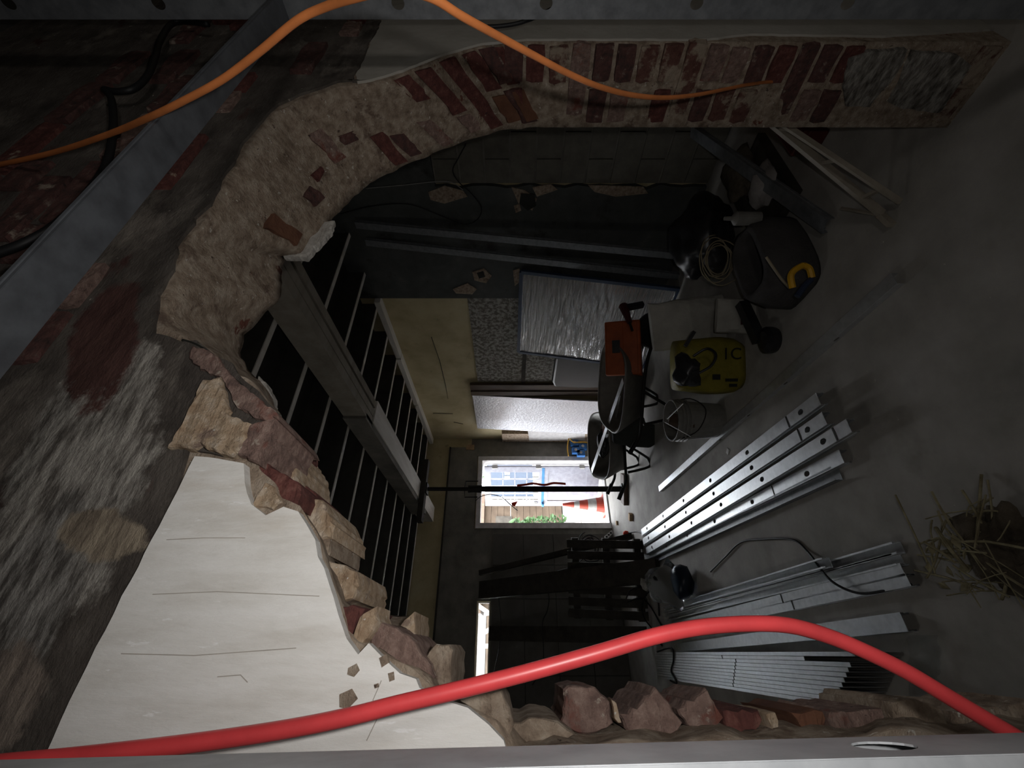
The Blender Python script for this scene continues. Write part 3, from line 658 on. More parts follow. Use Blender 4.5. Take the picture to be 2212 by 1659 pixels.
# torn pieces of brick and mortar round the break: outline on its own plane, then real thickness
def chunk(px, y, th, m, name='brick', amp=.004):
    ps = [on_y(a, b, y) for a, b in px]; ps2, _ = resample(ps + [ps[0]], ps + [ps[0]], .006); ps2 = [jit(p, amp, 110, y * 50) for p in ps2[:-1]]
    c = sum(ps2, Vector()) / len(ps2); mb = MB(); n = len(ps2)
    lay = []
    for yy, k in ((y - .004, .93), (y, 1.0), (y + th * .5, 1.0), (y + th, .97)):
        ring = []
        for i, p in enumerate(ps2):
            q = c.lerp(p, k); d = noise.noise(p * 70 + Vector((yy * 60, 0, 0))) * .004
            ring.append(mb.P(Vector((q.x + d * .6, yy + d, max(.001, q.z + d * .6)))))
        lay.append(ring)
    for a_, b_ in zip(lay, lay[1:]):
        for i in range(n): mb.f.append([a_[i], a_[(i+1) % n], b_[(i+1) % n], b_[i]])
    for ring in (lay[0], lay[-1]):
        for t in tessellate_polygon([[Vector((mb.v[i].x, mb.v[i].z, 0)) for i in ring]]): mb.f.append([ring[k] for k in t])
    return mb.build(name, m, wf)
CH = [
 ([(604,520),(650,482),(722,478),(716,498),(662,556),(612,553)], .728, .016, M_SOFT, 'mortar_lump'),
 ([(558,812),(586,842),(592,884),(604,898),(566,862)], .722, .02, M_SOFT, 'mortar_lump'),
 ([(415,748),(455,758),(520,830),(598,893),(606,912),(560,906),(512,880),(482,818),(440,800),(405,775)], .4895, .14, M_BRICKG, 'brick'),
 ([(440,822),(476,815),(498,900),(545,915),(520,978),(500,988),(430,965),(365,968),(400,905)], .4865, .05, M_MORTARL, 'mortar_lump'),
 ([(545,915),(600,905),(580,960),(560,1000),(530,990),(515,985)], .4905, .12, M_BRICKG, 'brick'),
 ([(562,917),(600,908),(620,918),(623,945),(590,945),(572,935)], .56, .12, M_BRICK, 'brick'),
 ([(575,955),(615,938),(640,975),(645,1045),(622,1036),(595,1015),(574,985)], .575, .13, M_MORTARL, 'mortar_lump'),
 ([(526,985),(543,978),(590,1012),(650,1046),(650,1078),(640,1096),(612,1085),(590,1048),(575,1045),(552,1092),(533,1045)], .512, .13, M_BRICK, 'brick'),
 ([(575,1043),(592,1052),(612,1086),(590,1100),(550,1096),(560,1070)], .498, .03, M_MORTARL, 'mortar_lump'),
 ([(648,1046),(672,1056),(700,1086),(688,1092),(650,1070)], .60, .10, M_BRICK, 'brick'),
 ([(645,1072),(698,1084),(712,1108),(722,1138),(718,1165),(690,1168),(664,1130),(640,1100)], .56, .14, M_MORTARL, 'mortar_lump'),
 ([(690,1168),(722,1145),(716,1200),(692,1196),(684,1172)], .565, .12, M_MORTAR, 'mortar_lump'),
 ([(688,1204),(735,1220),(768,1238),(775,1262),(768,1298),(742,1306),(722,1288),(705,1250)], .56, .14, M_MORTARL, 'mortar_lump'),
 ([(735,1316),(765,1308),(790,1312),(772,1350),(760,1382),(742,1350)], .52, .12, M_BRICK, 'brick'),
 ([(790,1322),(815,1308),(818,1345),(800,1375),(780,1402),(755,1402),(765,1370)], .515, .06, M_MORTARL, 'mortar_lump'),
 ([(818,1345),(850,1348),(872,1362),(920,1420),(942,1466),(905,1478),(850,1420),(795,1390)], .53, .15, M_BRICKG, 'brick'),
 ([(868,1350),(893,1324),(904,1348),(896,1374)], .60, .10, M_MORTARL, 'mortar_lump'),
 ([(915,1418),(942,1390),(970,1388),(978,1402),(975,1490),(955,1502),(922,1476)], .55, .14, M_MORTAR, 'mortar_lump'),
 ([(982,1500),(1030,1488),(1085,1490),(1098,1530),(1110,1562),(1105,1612),(1085,1596),(1052,1558),(1010,1526)], .52, .16, M_MORTAR, 'mortar_lump'),
 ([(1104,1560),(1140,1552),(1212,1556),(1240,1590),(1180,1622),(1108,1622)], .56, .14, M_MORTAR, 'mortar_lump'),
 ([(1217,1488),(1250,1479),(1288,1484),(1318,1518),(1325,1562),(1290,1582),(1240,1584),(1214,1562)], .60, .13, M_BRICKG, 'brick'),
 ([(1322,1508),(1330,1516),(1342,1560),(1334,1566),(1324,1550)], .59, .08, M_MORTARL, 'mortar_lump'),
 ([(1335,1538),(1375,1530),(1392,1498),(1402,1500),(1418,1484),(1432,1500),(1474,1566),(1440,1592),(1360,1588)], .60, .13, M_BRICKG, 'brick'),
 ([(1462,1530),(1524,1490),(1548,1530),(1562,1552),(1530,1578),(1485,1572)], .60, .12, M_BRICKG, 'brick'),
 ([(1556,1538),(1640,1532),(1638,1570),(1570,1580)], .60, .12, M_BRICK, 'brick'),
 ([(1645,1536),(1668,1534),(1690,1592),(1665,1588)], .59, .10, M_MORTARL, 'mortar_lump'),
 ([(1702,1536),(1770,1534),(1788,1556),(1768,1592),(1742,1590)], .59, .12, M_BRICKO, 'brick'),
 ([(1790,1540),(1900,1528),(1915,1560),(1880,1588),(1800,1585)], .60, .12, M_BRICKG, 'brick'),
 ([(1918,1518),(1950,1504),(2000,1512),(2040,1545),(2046,1580),(1990,1590),(1930,1580)], .59, .13, M_MORTAR, 'mortar_lump'),
 ([(2052,1534),(2100,1520),(2160,1530),(2212,1506),(2230,1580),(2060,1590)], .61, .12, M_MORTAR, 'mortar_lump'),
]
for c_ in CH: chunk(*c_)
# the open crack between the arch and the infill
MB().tube(catmull([on_y(a, b, YF - .004) for a, b in ((395,735),(425,745),(455,765),(480,798),(520,830),(560,868),(600,905))], 4), .0028, 5).build('crack', M_INK, wf)

# ------------------------------------------------------------------ steel studs
def sheet_web(mb, O, d, a, Lg, w, holes):
    """flat strip from O along d, width w along a (centred), with oval holes (s, rs, rt)"""
    cuts = [0.0]; cells = []
    for s, rs, rt in sorted(holes):
        m = max(rs, rt) * 1.5
        if s - m > cuts[-1] + .001: cells.append((cuts[-1], s - m, None))
        cells.append((s - m, s + m, (s, rs, rt))); cuts.append(s + m)
    if Lg > cuts[-1]: cells.append((cuts[-1], Lg, None))
    for s0, s1, hl in cells:
        if hl is None:
            mb.poly([O + d * s0 - a * w/2, O + d * s1 - a * w/2, O + d * s1 + a * w/2, O + d * s0 + a * w/2]); continue
        s, rs, rt = hl; hs = (s1 - s0) / 2; N_ = 16; inn = []; out = []
        for k in range(N_):
            t = 2 * PI * k / N_ + PI / 4; cx, cy = math.cos(t), math.sin(t); m = max(abs(cx), abs(cy))
            inn.append(mb.P(O + d * (s + rs * cx) + a * rt * cy)); out.append(mb.P(O + d * (s + hs * cx / m) + a * (w / 2) * cy / m))
        for k in range(N_): mb.f.append([inn[k], out[k], out[(k+1) % N_], inn[(k+1) % N_]])
def channel(mb, p0, p1, wdir, fdir, w=.064, f=.035, lip=.007, holes=(), groove=True):
    p0, p1 = Vector(p0), Vector(p1); d = (p1 - p0); Lg = d.length; d.normalize()
    a = Vector(wdir); a = (a - d * a.dot(d)).normalized()
    b = Vector(fdir); b = (b - d * b.dot(d) - a * b.dot(a)).normalized()
    sheet_web(mb, p0, d, a, Lg, w, holes)
    for s in (-1, 1):
        e = p0 + a * s * w / 2
        # flange with a shallow stiffening groove
        prof = [Vector((0, 0, 0)), b * f * .35, b * f * .42 - a * s * .002, b * f * .58 - a * s * .002, b * f * .65, b * f] if groove else [Vector((0, 0, 0)), b * f]
        if lip: prof.append(b * f - a * s * lip)
        for q0, q1 in zip(prof, prof[1:]): mb.poly([e + q0, e + q0 + d * Lg, e + q1 + d * Lg, e + q1])
    return mb
def stud(p0, p1, wdir, fdir, label, group=None, holes=(), m=None, w=.064, f=.035, lip=.007, name='steel_stud', seam=None, cat='stud'):
    mb = MB(); channel(mb, p0, p1, wdir, fdir, w, f, lip, holes)
    o = mb.build(name, m or M_ZINC, solid=.0012); tag(o, label, cat, group)
    if seam:
        p0, p1 = Vector(p0), Vector(p1); d = (p1 - p0).normalized(); a = Vector(wdir); a = (a - d * a.dot(d)).normalized(); b = Vector(fdir)
        b = (b - d * b.dot(d) - a * b.dot(a)).normalized()
        MB().bar(p0 + d * seam - b * .001, p0 + d * (seam + .010) - b * .001, w * .98, .0022, a).build('seam', M_INK, o)
    return o
# wall framing in front of the brick wall
YS0, YS1 = .30, .36
yc = (YS0 + YS1) / 2
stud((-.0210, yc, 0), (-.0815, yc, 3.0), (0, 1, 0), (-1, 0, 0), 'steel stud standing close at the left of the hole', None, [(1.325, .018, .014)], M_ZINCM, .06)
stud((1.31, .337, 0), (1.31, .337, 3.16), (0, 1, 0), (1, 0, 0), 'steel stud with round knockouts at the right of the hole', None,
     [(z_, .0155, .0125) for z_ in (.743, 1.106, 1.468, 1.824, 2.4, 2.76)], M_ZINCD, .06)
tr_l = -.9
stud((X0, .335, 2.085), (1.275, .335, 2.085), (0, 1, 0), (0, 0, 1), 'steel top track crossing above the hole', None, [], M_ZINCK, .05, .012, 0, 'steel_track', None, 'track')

# floor stacks of studs
def fl(px, py, z): return on_z(px, py, z)
UP = (0, 0, 1)
def lying(pf, pn, top, label, group, seam=None, holes=True, down=True, m=None, w=.064, f=.035):
    """stud lying with its web up (down=True) at height top; pf/pn far and near end pixels of the web centre line"""
    a = fl(*pf, top); b = fl(*pn, top); d = (b - a); side = Vector((-d.y, d.x, 0))
    L_ = d.length
    hs = [(s, .021, .014) for s in [0.22 + .56 * k for k in range(9)] if s < L_ - .1] if holes else []
    if down: return stud(a, b, side, (0, 0, -1), label, group, hs, m, w, f, .007, 'steel_stud', seam)
    a.z = b.z = top - f + .002
    return stud(a, b, side, UP, label, group, hs, m, w, f, .007, 'steel_stud', seam)
G1 = 'studs in the bright stack nearest the doorway'
lying((1386,1150), (1768,861), .076, 'bright steel stud on top of the doorway stack, right hand one of three', G1, 2.9)
lying((1389,1170), (1781,903), .076, 'bright steel stud on top of the doorway stack, middle one of three', G1, 2.95)
lying((1396,1190), (1834,919), .076, 'bright steel stud on top of the doorway stack, left hand one of three', G1, 3.1)
lying((1386,1152), (1762,866), .037, 'steel stud under the right hand one of the doorway stack', G1)
lying((1390,1172), (1776,908), .037, 'steel stud under the middle one of the doorway stack', G1)
lying((1396,1192), (1824,928), .037, 'steel stud under the left hand one of the doorway stack', G1)
lying((1392,1204), (1818,985), .037, 'steel stud on the floor along the left of the doorway stack', G1, 2.7)
lying((1380,1224), (1800,1022), .037, 'steel stud lying open side up along the left edge of the doorway stack', G1, None, False, False, M_ZINCD)
G2 = 'studs in the middle stack on the floor'
lying((1436,1322), (1933,1183), .037, 'steel stud open side up at the right edge of the middle stack', G2, None, False, False, None, .044)
lying((1430,1318), (1780,1215), .074, 'shorter steel stud open side up on the middle stack', G2, None, False, False, None, .044)
lying((1438,1336), (1932,1208), .037, 'steel stud open side up second from right in the middle stack', G2, None, False, False, None, .044)
lying((1446,1352), (1950,1230), .037, 'steel stud with ribbed back third from right in the middle stack', G2, 2.0, False, True, None, .044)
lying((1462,1362), (1962,1252), .037, 'steel stud with ribbed back at the left edge of the middle stack', G2, 1.9, False, True, None, .044)
lying((1458,1400), (1953,1343), .037, 'single ribbed steel stud lying between the middle stack and the nested bundle', None, None, False)
# long angle with small holes
a = fl(1424, 1062, .03); b = fl(1938, 612, .03); d = (b - a).normalized(); sd_ = Vector((-d.y, d.x, 0)) * -1
mb = MB(); Lg = (b - a).length
sheet_web(mb, a - Vector((0, 0, .015)), d, Vector((0, 0, 1)), Lg, .03, [(.15 + .42 * k, .018, .007) for k in range(7)])
q = a - Vector((0, 0, 0)); sheet_web(mb, q - sd_ * .0275, d, sd_, Lg, .055, [])
sheet_web(mb, q - sd_ * .055 - Vector((0, 0, .015)), d, Vector((0, 0, 1)), Lg, .03, [])
tag(mb.build('steel_track', M_ZINC, solid=.0012), 'single long steel track lying across the floor from doorway to foreground', 'track')
# nested bundle of tracks at the lower left of the hole
G4 = 'tracks in the nested bundle at the hole edge'
names4 = ['first', 'second', 'third', 'fourth', 'fifth', 'sixth', 'seventh', 'eighth', 'ninth', 'tenth', 'eleventh']
ZT = .19
aR, bR = fl(1416, 1411, ZT), fl(1846, 1413, ZT); aL, bL = fl(1420, 1462, ZT), fl(1803, 1521, ZT)
for k in range(11):
    t = k / 10
    a = aR.lerp(aL, t); b = bR.lerp(bL, t)
    if k in (1,): b = a.lerp(b, .88)
    ln = (b - a).length; dd = (b - a).normalized(); side = Vector((-dd.y, dd.x, 0))
    mb = MB(); channel(mb, a, b, side, (0, 0, -1), .0148, ZT - .002, 0, (), False)
    o = mb.build('steel_track', M_ZINC, solid=.0012)
    tag(o, 'steel track on edge in the nested bundle by the hole, %s from the right' % names4[k], 'track', G4)
    if 0 < k < 10: MB().bar(a + dd * (ln * .62), a + dd * (ln * .62 + .010), .020, .003, side).build('seam', M_INK, o)
# two studs leaning up the right wall
p = on_x(768, 486, 3.06); stud((3.055, p.y, p.z), (2.80, 2.36, 0.0), (0, 1, 0), (1, 0, 0), 'long dull stud leaning on the dark wall, in front of the other', None, [], M_ZINCD)
stud((3.075, 2.42, 2.86), (2.93, 2.69, 0.0), (0, 1, 0), (1, 0, 0), 'long dull stud leaning on the dark wall beside the wrapped board', None, [], M_ZINCD)
stud((3.06, 1.47, .30), (1.73, 1.27, .035), (0, -1, .2), (0, -.2, -1), 'dull steel stud propped over the clutter at the right', None, [], M_ZINCD, .075)

# ------------------------------------------------------------------ cables in front of the wall
def cable(name, pts, r, m, label, cat, sub=6, n=10):
    o = MB().tube(catmull(pts, sub), r, n).build(name, m, smooth=True); return tag(o, label, cat)
oc = [(-60,362,.90),(0,355,.87),(120,328,.80),(240,288,.70),(330,250,.62),(400,216,.585),(480,172,.56),(560,112,.53),(640,46,.50),(700,16,.48),(770,-6,.45),(850,-22,.43),(930,-6,.44),(1000,36,.47),(1080,80,.52),(1150,118,.57),(1230,160,.64),(1300,189,.72),(1370,206,.82),(1440,211,.93),(1510,204,1.05),(1570,192,1.17),(1620,182,1.27),(1670,177,1.37),(1716,183,1.40)]
cable('extension_cord', [at_d(*q) for q in oc], .0046, M_ORANGE, 'orange extension cord looping across the framing at the right', 'cord')
hs = [(-80,1662),(0,1650),(150,1636),(400,1607),(600,1578),(740,1551),(860,1521),(1000,1488),(1150,1450),(1300,1408),(1400,1378),(1480,1360),(1560,1350),(1650,1347),(1720,1354),(1800,1378),(1880,1412),(1960,1452),(2040,1500),(2120,1548),(2212,1603),(2300,1662)]
cable('red_hose', [on_y(a, b, .425) for a, b in hs], .0064, M_RED, 'thick red hose sagging across the hole behind the near stud', 'hose', 6, 14)
bk = [(-60,565),(0,545),(60,522),(120,487),(180,430),(222,372),(238,325),(245,262),(240,212),(226,194),(250,198),(288,192),(318,165),(335,125),(346,88),(378,48),(450,52)]
cable('black_cable', [on_y(a, b, .455) for a, b in bk], .0075, M_BLACK, 'kinked black cable hanging on the sooty wall above the track', 'cable')
cable('black_cable', [at_d(a, b, 1.12) for a, b in ((1050,58),(1085,56),(1120,50),(1160,36),(1190,20))], .005, M_BLACK, 'short black cable end behind the right hand stud', 'cable')

# thin wires on the dark wall
cable('wire', [on_x(a, b, 3.10) for a, b in ((735,462),(800,446),(880,441),(950,465),(1000,484),(1030,475),(1040,450),(1020,420),(990,392),(978,368),(990,342),(1006,312))], .004, M_BLACK, 'thin black wire looping on the dark painted wall', 'wire')
cable('wire', [on_x(a, b, 3.10) for a, b in ((790,407),(870,400),(935,393),(975,394),(1000,410))], .003, M_BAND, 'thin pale wire stapled on the dark painted wall', 'wire')

# ------------------------------------------------------------------ shoring post under the beam
pp = Vector((1.862, 5.48, .062)); sp = empty('shoring_post', pp, 'black adjustable steel shoring post under the ceiling beam', 'post')
MB().box((pp.x - .06, pp.y - .06, .062), (pp.x + .06, pp.y + .06, .074)).build('base_plate', M_STEELB, sp)
tp = 2.638
MB().tube([pp + Vector((0, 0, .012)), pp + Vector((0, 0, 1.98))], .037, 16).build('outer_tube', M_STEELB, sp, smooth=False)
MB().tube([pp + Vector((0, 0, 1.98)), pp + Vector((0, 0, tp))], .026, 16).build('inner_tube', M_STEELB, sp)
MB().tube([pp + Vector((0, 0, 1.90)), pp + Vector((0, 0, 2.08))], .05, 16).build('collar', M_STEELB, sp)
MB().tube([pp + Vector((-.11, 0, 1.95)), pp + Vector((-.11, 0, 2.12)), pp + Vector((.0, 0, 2.13)), pp + Vector((.11, 0, 2.12)), pp + Vector((.11, 0, 1.95))], .008, 6).build('handle', M_STEELB, sp)
MB().box((pp.x - .07, pp.y - .07, 2.69), (pp.x + .07, pp.y + .07, 2.71)).build('head_plate', M_STEELB, sp)
tag(box((1.42, 5.40, 2.711), (2.26, 5.53, 2.779)).build('header_timber', M_DARKW), 'dark short timber lying across the top of the shoring post', 'timber')
mb = MB(); mb.M = Matrix.Translation((1.862, 5.48, 0)) @ Matrix.Rotation(-.55, 4, 'Z'); mb.box((-.20, -.085, 0), (.20, .085, .06)); tag(mb.build('sole_plank', M_WOODB, bevel=.004), 'brown plank offcut under the foot of the shoring post', 'plank')
rb = catmull([pp + Vector(q) for q in ((.038, -.03, 1.42), (.05, -.03, 1.30), (.07, -.02, 1.20), (.045, -.03, 1.05), (.075, -.02, .92), (.06, -.03, .76))], 4)
mb = MB()
for q0, q1 in zip(rb, rb[1:]): mb.poly([q0 - Vector((.014, 0, 0)), q1 - Vector((.014, 0, 0)), q1 + Vector((.018, .006, 0)), q0 + Vector((.018, .006, 0))])
tag(mb.build('ribbon', M_FLAG, solid=.002), 'orange ribbon tied round the shoring post', 'ribbon')
cable('wire', [on_y(a, b, 6.40) for a, b in ((1027,1082),(1040,1072),(1062,1068),(1085,1075),(1100,1088),(1118,1103))], .006, M_BLACK, 'black wire drooping in front of the doorway head', 'wire')
tag(MB().prism([on_y(a, b, 6.39) for a, b in ((1105,1086),(1118,1083),(1112,1094),(1106,1092))], (0, .01, 0)).build('flag', M_FLAG), 'small red flag on the drooping wire in the doorway', 'flag')

# ------------------------------------------------------------------ boards by the right wall
def board(c4, th, name, m, parent):
    mb = MB(); c = [Vector(p) for p in c4]; n = (c[1] - c[0]).cross(c[3] - c[0]).normalized() * th
    mb.prism(c, n); return mb.build(name, m, parent)
wbd = empty('wrapped_panel', (2.95, 3.3, 0), 'shrink wrapped panel with dark blue edges leaning on the dark wall', 'panel')
A, B_, D_, E_ = Vector((2.83, 2.74, 0.0)), Vector((2.83, 3.99, 0.0)), Vector((3.055, 3.98, 1.47)), Vector((3.055, 2.73, 1.46))
nrm = (B_ - A).cross(E_ - A).normalized(); nrm = nrm if nrm.x < 0 else -nrm
ctr = (A + B_ + D_ + E_) / 4
# wrapped face: a sheet with fine vertical creases
mb = MB(); NU, NV = 50, 110; g = []
for i in range(NU + 1):
    row = []
    for j in range(NV + 1):
        u, v = i / NU, j / NV; p = A.lerp(B_, u).lerp(E_.lerp(D_, u), v)
        hgt = .005 * noise.noise(Vector((u * 2.5, v * 22, 0))) + .003 * noise.noise(Vector((u * 5, v * 70 + 3, 5)))
        row.append(mb.P(p + nrm * (.012 + hgt)))
    g.append(row)
for i in range(NU):
    for j in range(NV): mb.f.append([g[i][j], g[i+1][j], g[i+1][j+1], g[i][j+1]])
mb.build('wrap_sheet', M_FOIL, wbd, smooth=True)
board([A, B_, D_, E_], .02 if False else .018, 'board', M_BLKP, wbd)
for p, q in ((A, B_), (B_, D_), (D_, E_), (E_, A)): MB().bar(p + nrm * .006, q + nrm * .006, .03, .036, nrm).build('edge_foam', plain('blue_foam', (.035, .055, .10), .5), wbd)
fb = empty('foil_board', (3.05, 5.7, 0), 'pale foil faced board standing on the right wall beside the brown casing', 'panel')
board([(2.98, 5.08, 0), (2.98, 6.12, 0), (3.10, 6.12, 2.12), (3.10, 5.08, 2.12)], .02, 'board', M_FOILW, fb)
tag(MB().prism([Vector((3.0, a, b)) for a, b in ((3.98, 0), (4.72, 0), (4.74, .62), (4.70, .98), (4.58, 1.02), (4.05, 1.02), (3.99, .9))], (.1, 0, 0)).build('tool_case', M_BLKP, bevel=.03), 'tall black case standing at the foot of the adhesive covered wall', 'case')

# ------------------------------------------------------------------ far left: leaning timbers, pallet, cables
def lean(foot, top, w_, t_, name, m, label, cat):
    return tag(MB().bar(foot, top, w_, t_, (1, 0, 0)).build(name, m), label, cat)
f1 = fl(1362, 1158, .03); lean((f1.x, f1.y, .01), on_y(1036, 1238, 6.50), .07, .05, 'leaning_board', M_DARKW, 'thin dark board leaning on the garage door nearest the doorway', 'board')
f2 = fl(1425, 1232, .05); lean((f2.x, f2.y, .06), on_y(1040, 1275, 6.42), .22, .10, 'leaning_timber', M_DARKW, 'thick dark timber leaning on the garage door, middle of three', 'timber')
f3 = fl(1398, 1372, .03); lean((f3.x, f3.y, .03), on_y(1058, 1368, 6.50), .17, .04, 'leaning_board', M_DARKW, 'wide dark board leaning below the slit window', 'board')
pr = empty('pallet', on_z(1392, 1275, 0), 'dark wooden pallet standing on edge against the garage door', 'pallet')
pa, pb = on_z(1388, 1165, .0), on_z(1402, 1345, .0); pd = (pb - pa).normalized(); pn_ = Vector((pd.y, -pd.x, 0)); pn_ = pn_ if pn_.y > 0 else -pn_
hp = 0.88; W_ = (pb - pa).length
for k in range(7):
    s = W_ * (k + .5) / 7; q = pa + pd * s; MB().bar(q + Vector((0, 0, .0)), q + Vector((0, 0, hp)) + pn_ * .16, .09, .02, pd).build('slat', M_DARKW, pr)
for k in range(3):
    z = .06 + k * .36; MB().bar(pa + Vector((0, 0, z)) + pn_ * (.05 + .16 * z / hp), pb + Vector((0, 0, z)) + pn_ * (.05 + .16 * z / hp), .08, .06, UP).build('bearer', M_DARKW, pr)
def loops(c, r, n, m, tr, ax1, ax2, seed):
    rs = random.Random(seed); pts = []
    for k in range(n * 14):
        t = 2 * PI * k / 14; rr = r * (1 + .16 * math.sin(t * .37 + seed)); o = Vector((rs.uniform(-1, 1), rs.uniform(-1, 1), rs.uniform(-1, 1))) * r * .03 + Vector(ax1) * r * .22 * math.sin(t * .23 + seed) + Vector(ax2) * r * .18 * math.cos(t * .19)
        pts.append(Vector(c) + Vector(ax1) * rr * math.cos(t) + Vector(ax2) * rr * math.sin(t) * (1 - .35 * abs(math.sin(t * .13 + 1))) + o)
    return MB().tube(catmull(pts, 2), tr, 6)
hc = on_y(1272, 1182, 6.1)
tag(loops(hc, .15, 4, M_BLACK, .008, (1, 0, 0), (0, .1, 1), 2).build('cable_coil', M_BLACK, smooth=True), 'coil of black cable hanging beside the doorway', 'cable')
tag(MB().prism([on_y(a, b, 6.05) for a, b in ((1276,1166),(1284,1170),(1278,1176),(1272,1172))], (0, .03, 0)).build('plug', M_FLAG), 'orange plug in the hanging black coil', 'plug')
ob = empty('outlet_box', on_y(1315, 1158, 6.5), 'white three gang outlet plate leaning beside the doorway foot', 'outlet')
mb = MB(); P0 = [on_y(a, b, 6.3) for a, b in ((1306,1158),(1322,1144),(1324,1152),(1308,1168))]; mb.prism(P0, (0, .02, 0)); mb.build('plate', M_WHITEP, ob)
for t in (.22, .5, .78):
    c = P0[0].lerp(P0[1], t).lerp(P0[3].lerp(P0[2], t), .5); box(c - Vector((.012, .003, .014)), c + Vector((.012, .002, .014))).build('socket', M_INK, ob)
tag(MB().lathe([(.0, 0), (.03, .01), (.035, .04), (.02, .07), (0, .075)], 12, on_z(1358, 1152, 0), False).build('plug', M_FLAG, smooth=True), 'red plug on the floor by the doorway', 'plug')
cable('black_cable', [fl(a, b, .008) for a, b in ((1350,1152),(1362,1150),(1375,1148),(1388,1152))] , .007, M_BLACK, 'black lead running from the red plug to the bright stack', 'cable')
cable('black_cable', [on_y(a, b, 6.0) for a, b in ((1268,1200),(1240,1222),(1212,1232),(1188,1240),(1180,1262),(1186,1290),(1182,1320),(1172,1345),(1174,1400),(1172,1440),(1150,1480))], .006, M_BLACK, 'black cable trailing along the leaning timbers', 'cable')
cable('wire', [on_y(a, b, 6.2) for a, b in ((1073,1250),(1078,1300),(1082,1350),(1078,1400),(1062,1475))], .005, M_BLACK, 'thin wire hanging under the slit window', 'wire')
for pts, lab in (([(1352,1295),(1362,1275),(1385,1268),(1405,1275),(1420,1292),(1424,1330)], 'black cable arching over the end of the middle stack, inner one'),
                 ([(1356,1300),(1385,1292),(1405,1310),(1425,1345),(1440,1370)], 'black cable running low past the end of the middle stack'),
                 ([(1424,1270),(1400,1280),(1388,1305),(1392,1335),(1410,1360),(1430,1395)], 'black cable curving from the plastic bag to the nested bundle')):
    cable('black_cable', [at_d(a, b, 4.55 + .1 * math.sin(a)) if (1.55 - 4.55 * (a - 1106) / F_PX) > .03 else on_z(a, b, .012) for a, b in pts], .008, M_BLACK, lab, 'cable')
cable('black_cable', [fl(a, b, .20) for a, b in ((1420,1408),(1450,1400),(1455,1425),(1450,1450),(1462,1475),(1448,1470))], .007, M_BLACK, 'black cable lying over the far end of the nested bundle', 'cable')
cable('black_cable', [fl(1535,1235,.01), fl(1565,1205,.01), fl(1600,1172,.01), fl(1650,1165,.01), fl(1712,1166,.01), fl(1745,1192,.01), fl(1775,1232,.06), fl(1800,1258,.07), fl(1835,1276,.06), fl(1870,1282,.05), fl(1920,1274,.03), fl(1968,1262,.01)], .0055, M_BLACK, 'thin dark cable lying across the middle stack', 'cable')
# clear plastic bag and its dark contents
pbag = empty('plastic_bag', fl(1480, 1262, 0), 'crumpled clear plastic bag at the far end of the middle stack', 'bag')
bp = fl(1505, 1262, 0)
mb = lump(MB(), bp + Vector((0, .12, .19)), (.17, .16, .19), 4, .28, 3); mb.build('bag_skin', M_FILM, pbag, smooth=True)
mb = lump(MB(), bp + Vector((.02, .05, .10)), (.14, .11, .09), 9, .2, 2); mb.build('dark_contents', plain('navy_plastic', (.012, .018, .032), .35), pbag, smooth=True)
mb = lump(MB(), bp + Vector((.02, .17, .38)), (.04, .03, .05), 2, .3, 2); mb.build('paper_scrap', M_PAPER, pbag)
# small offcuts on the floor near the threshold
for a, b, s, lab in ((1366, 1117, .045, 'small wood offcut on the floor, larger of two by the doorway'), (1335, 1130, .030, 'small pale offcut on the floor nearest the threshold'), (1573, 975, .022, 'small white scrap on the floor beside the long track')):
    q = fl(a, b, 0); mb = MB(); mb.M = Matrix.Translation(q) @ Matrix.Rotation(a, 4, 'Z'); mb.box((-s, -s * .7, 0), (s, s * .7, s if s > .025 else .006)); tag(mb.build('offcut', M_OAK if s > .025 else M_WHITEP, bevel=.004), lab, 'offcut')
# blue boxes wired on the wall by the far corner
eb = empty('junction_boxes', on_y(1248, 962, 6.5), 'blue plastic junction boxes with yellow wire in the far right corner', 'junction box')
for a, b in ((1240, 958), (1243, 974), (1258, 966), (1254, 980)):
    q = on_y(a, b, 6.52); box(q - Vector((.05, .04, .07)), q + Vector((.05, .04, .06))).build('box', M_BLUEB, eb)
    mb = MB(); mb.lathe([(.02, 0), (.026, .012), (.0, .02)], 8); mb.v = [Vector((q.x + v_.x, q.y - .045 - v_.z, q.z + v_.y)) for v_ in mb.v]; mb.build('knockout', M_BAND, eb)
MB().tube(catmull([on_y(a, b, 6.45) for a, b in ((1228,985),(1226,965),(1230,945),(1238,955),(1262,955),(1275,958),(1300,965))], 4), .011, 6).build('yellow_wire', M_WIREY, eb)

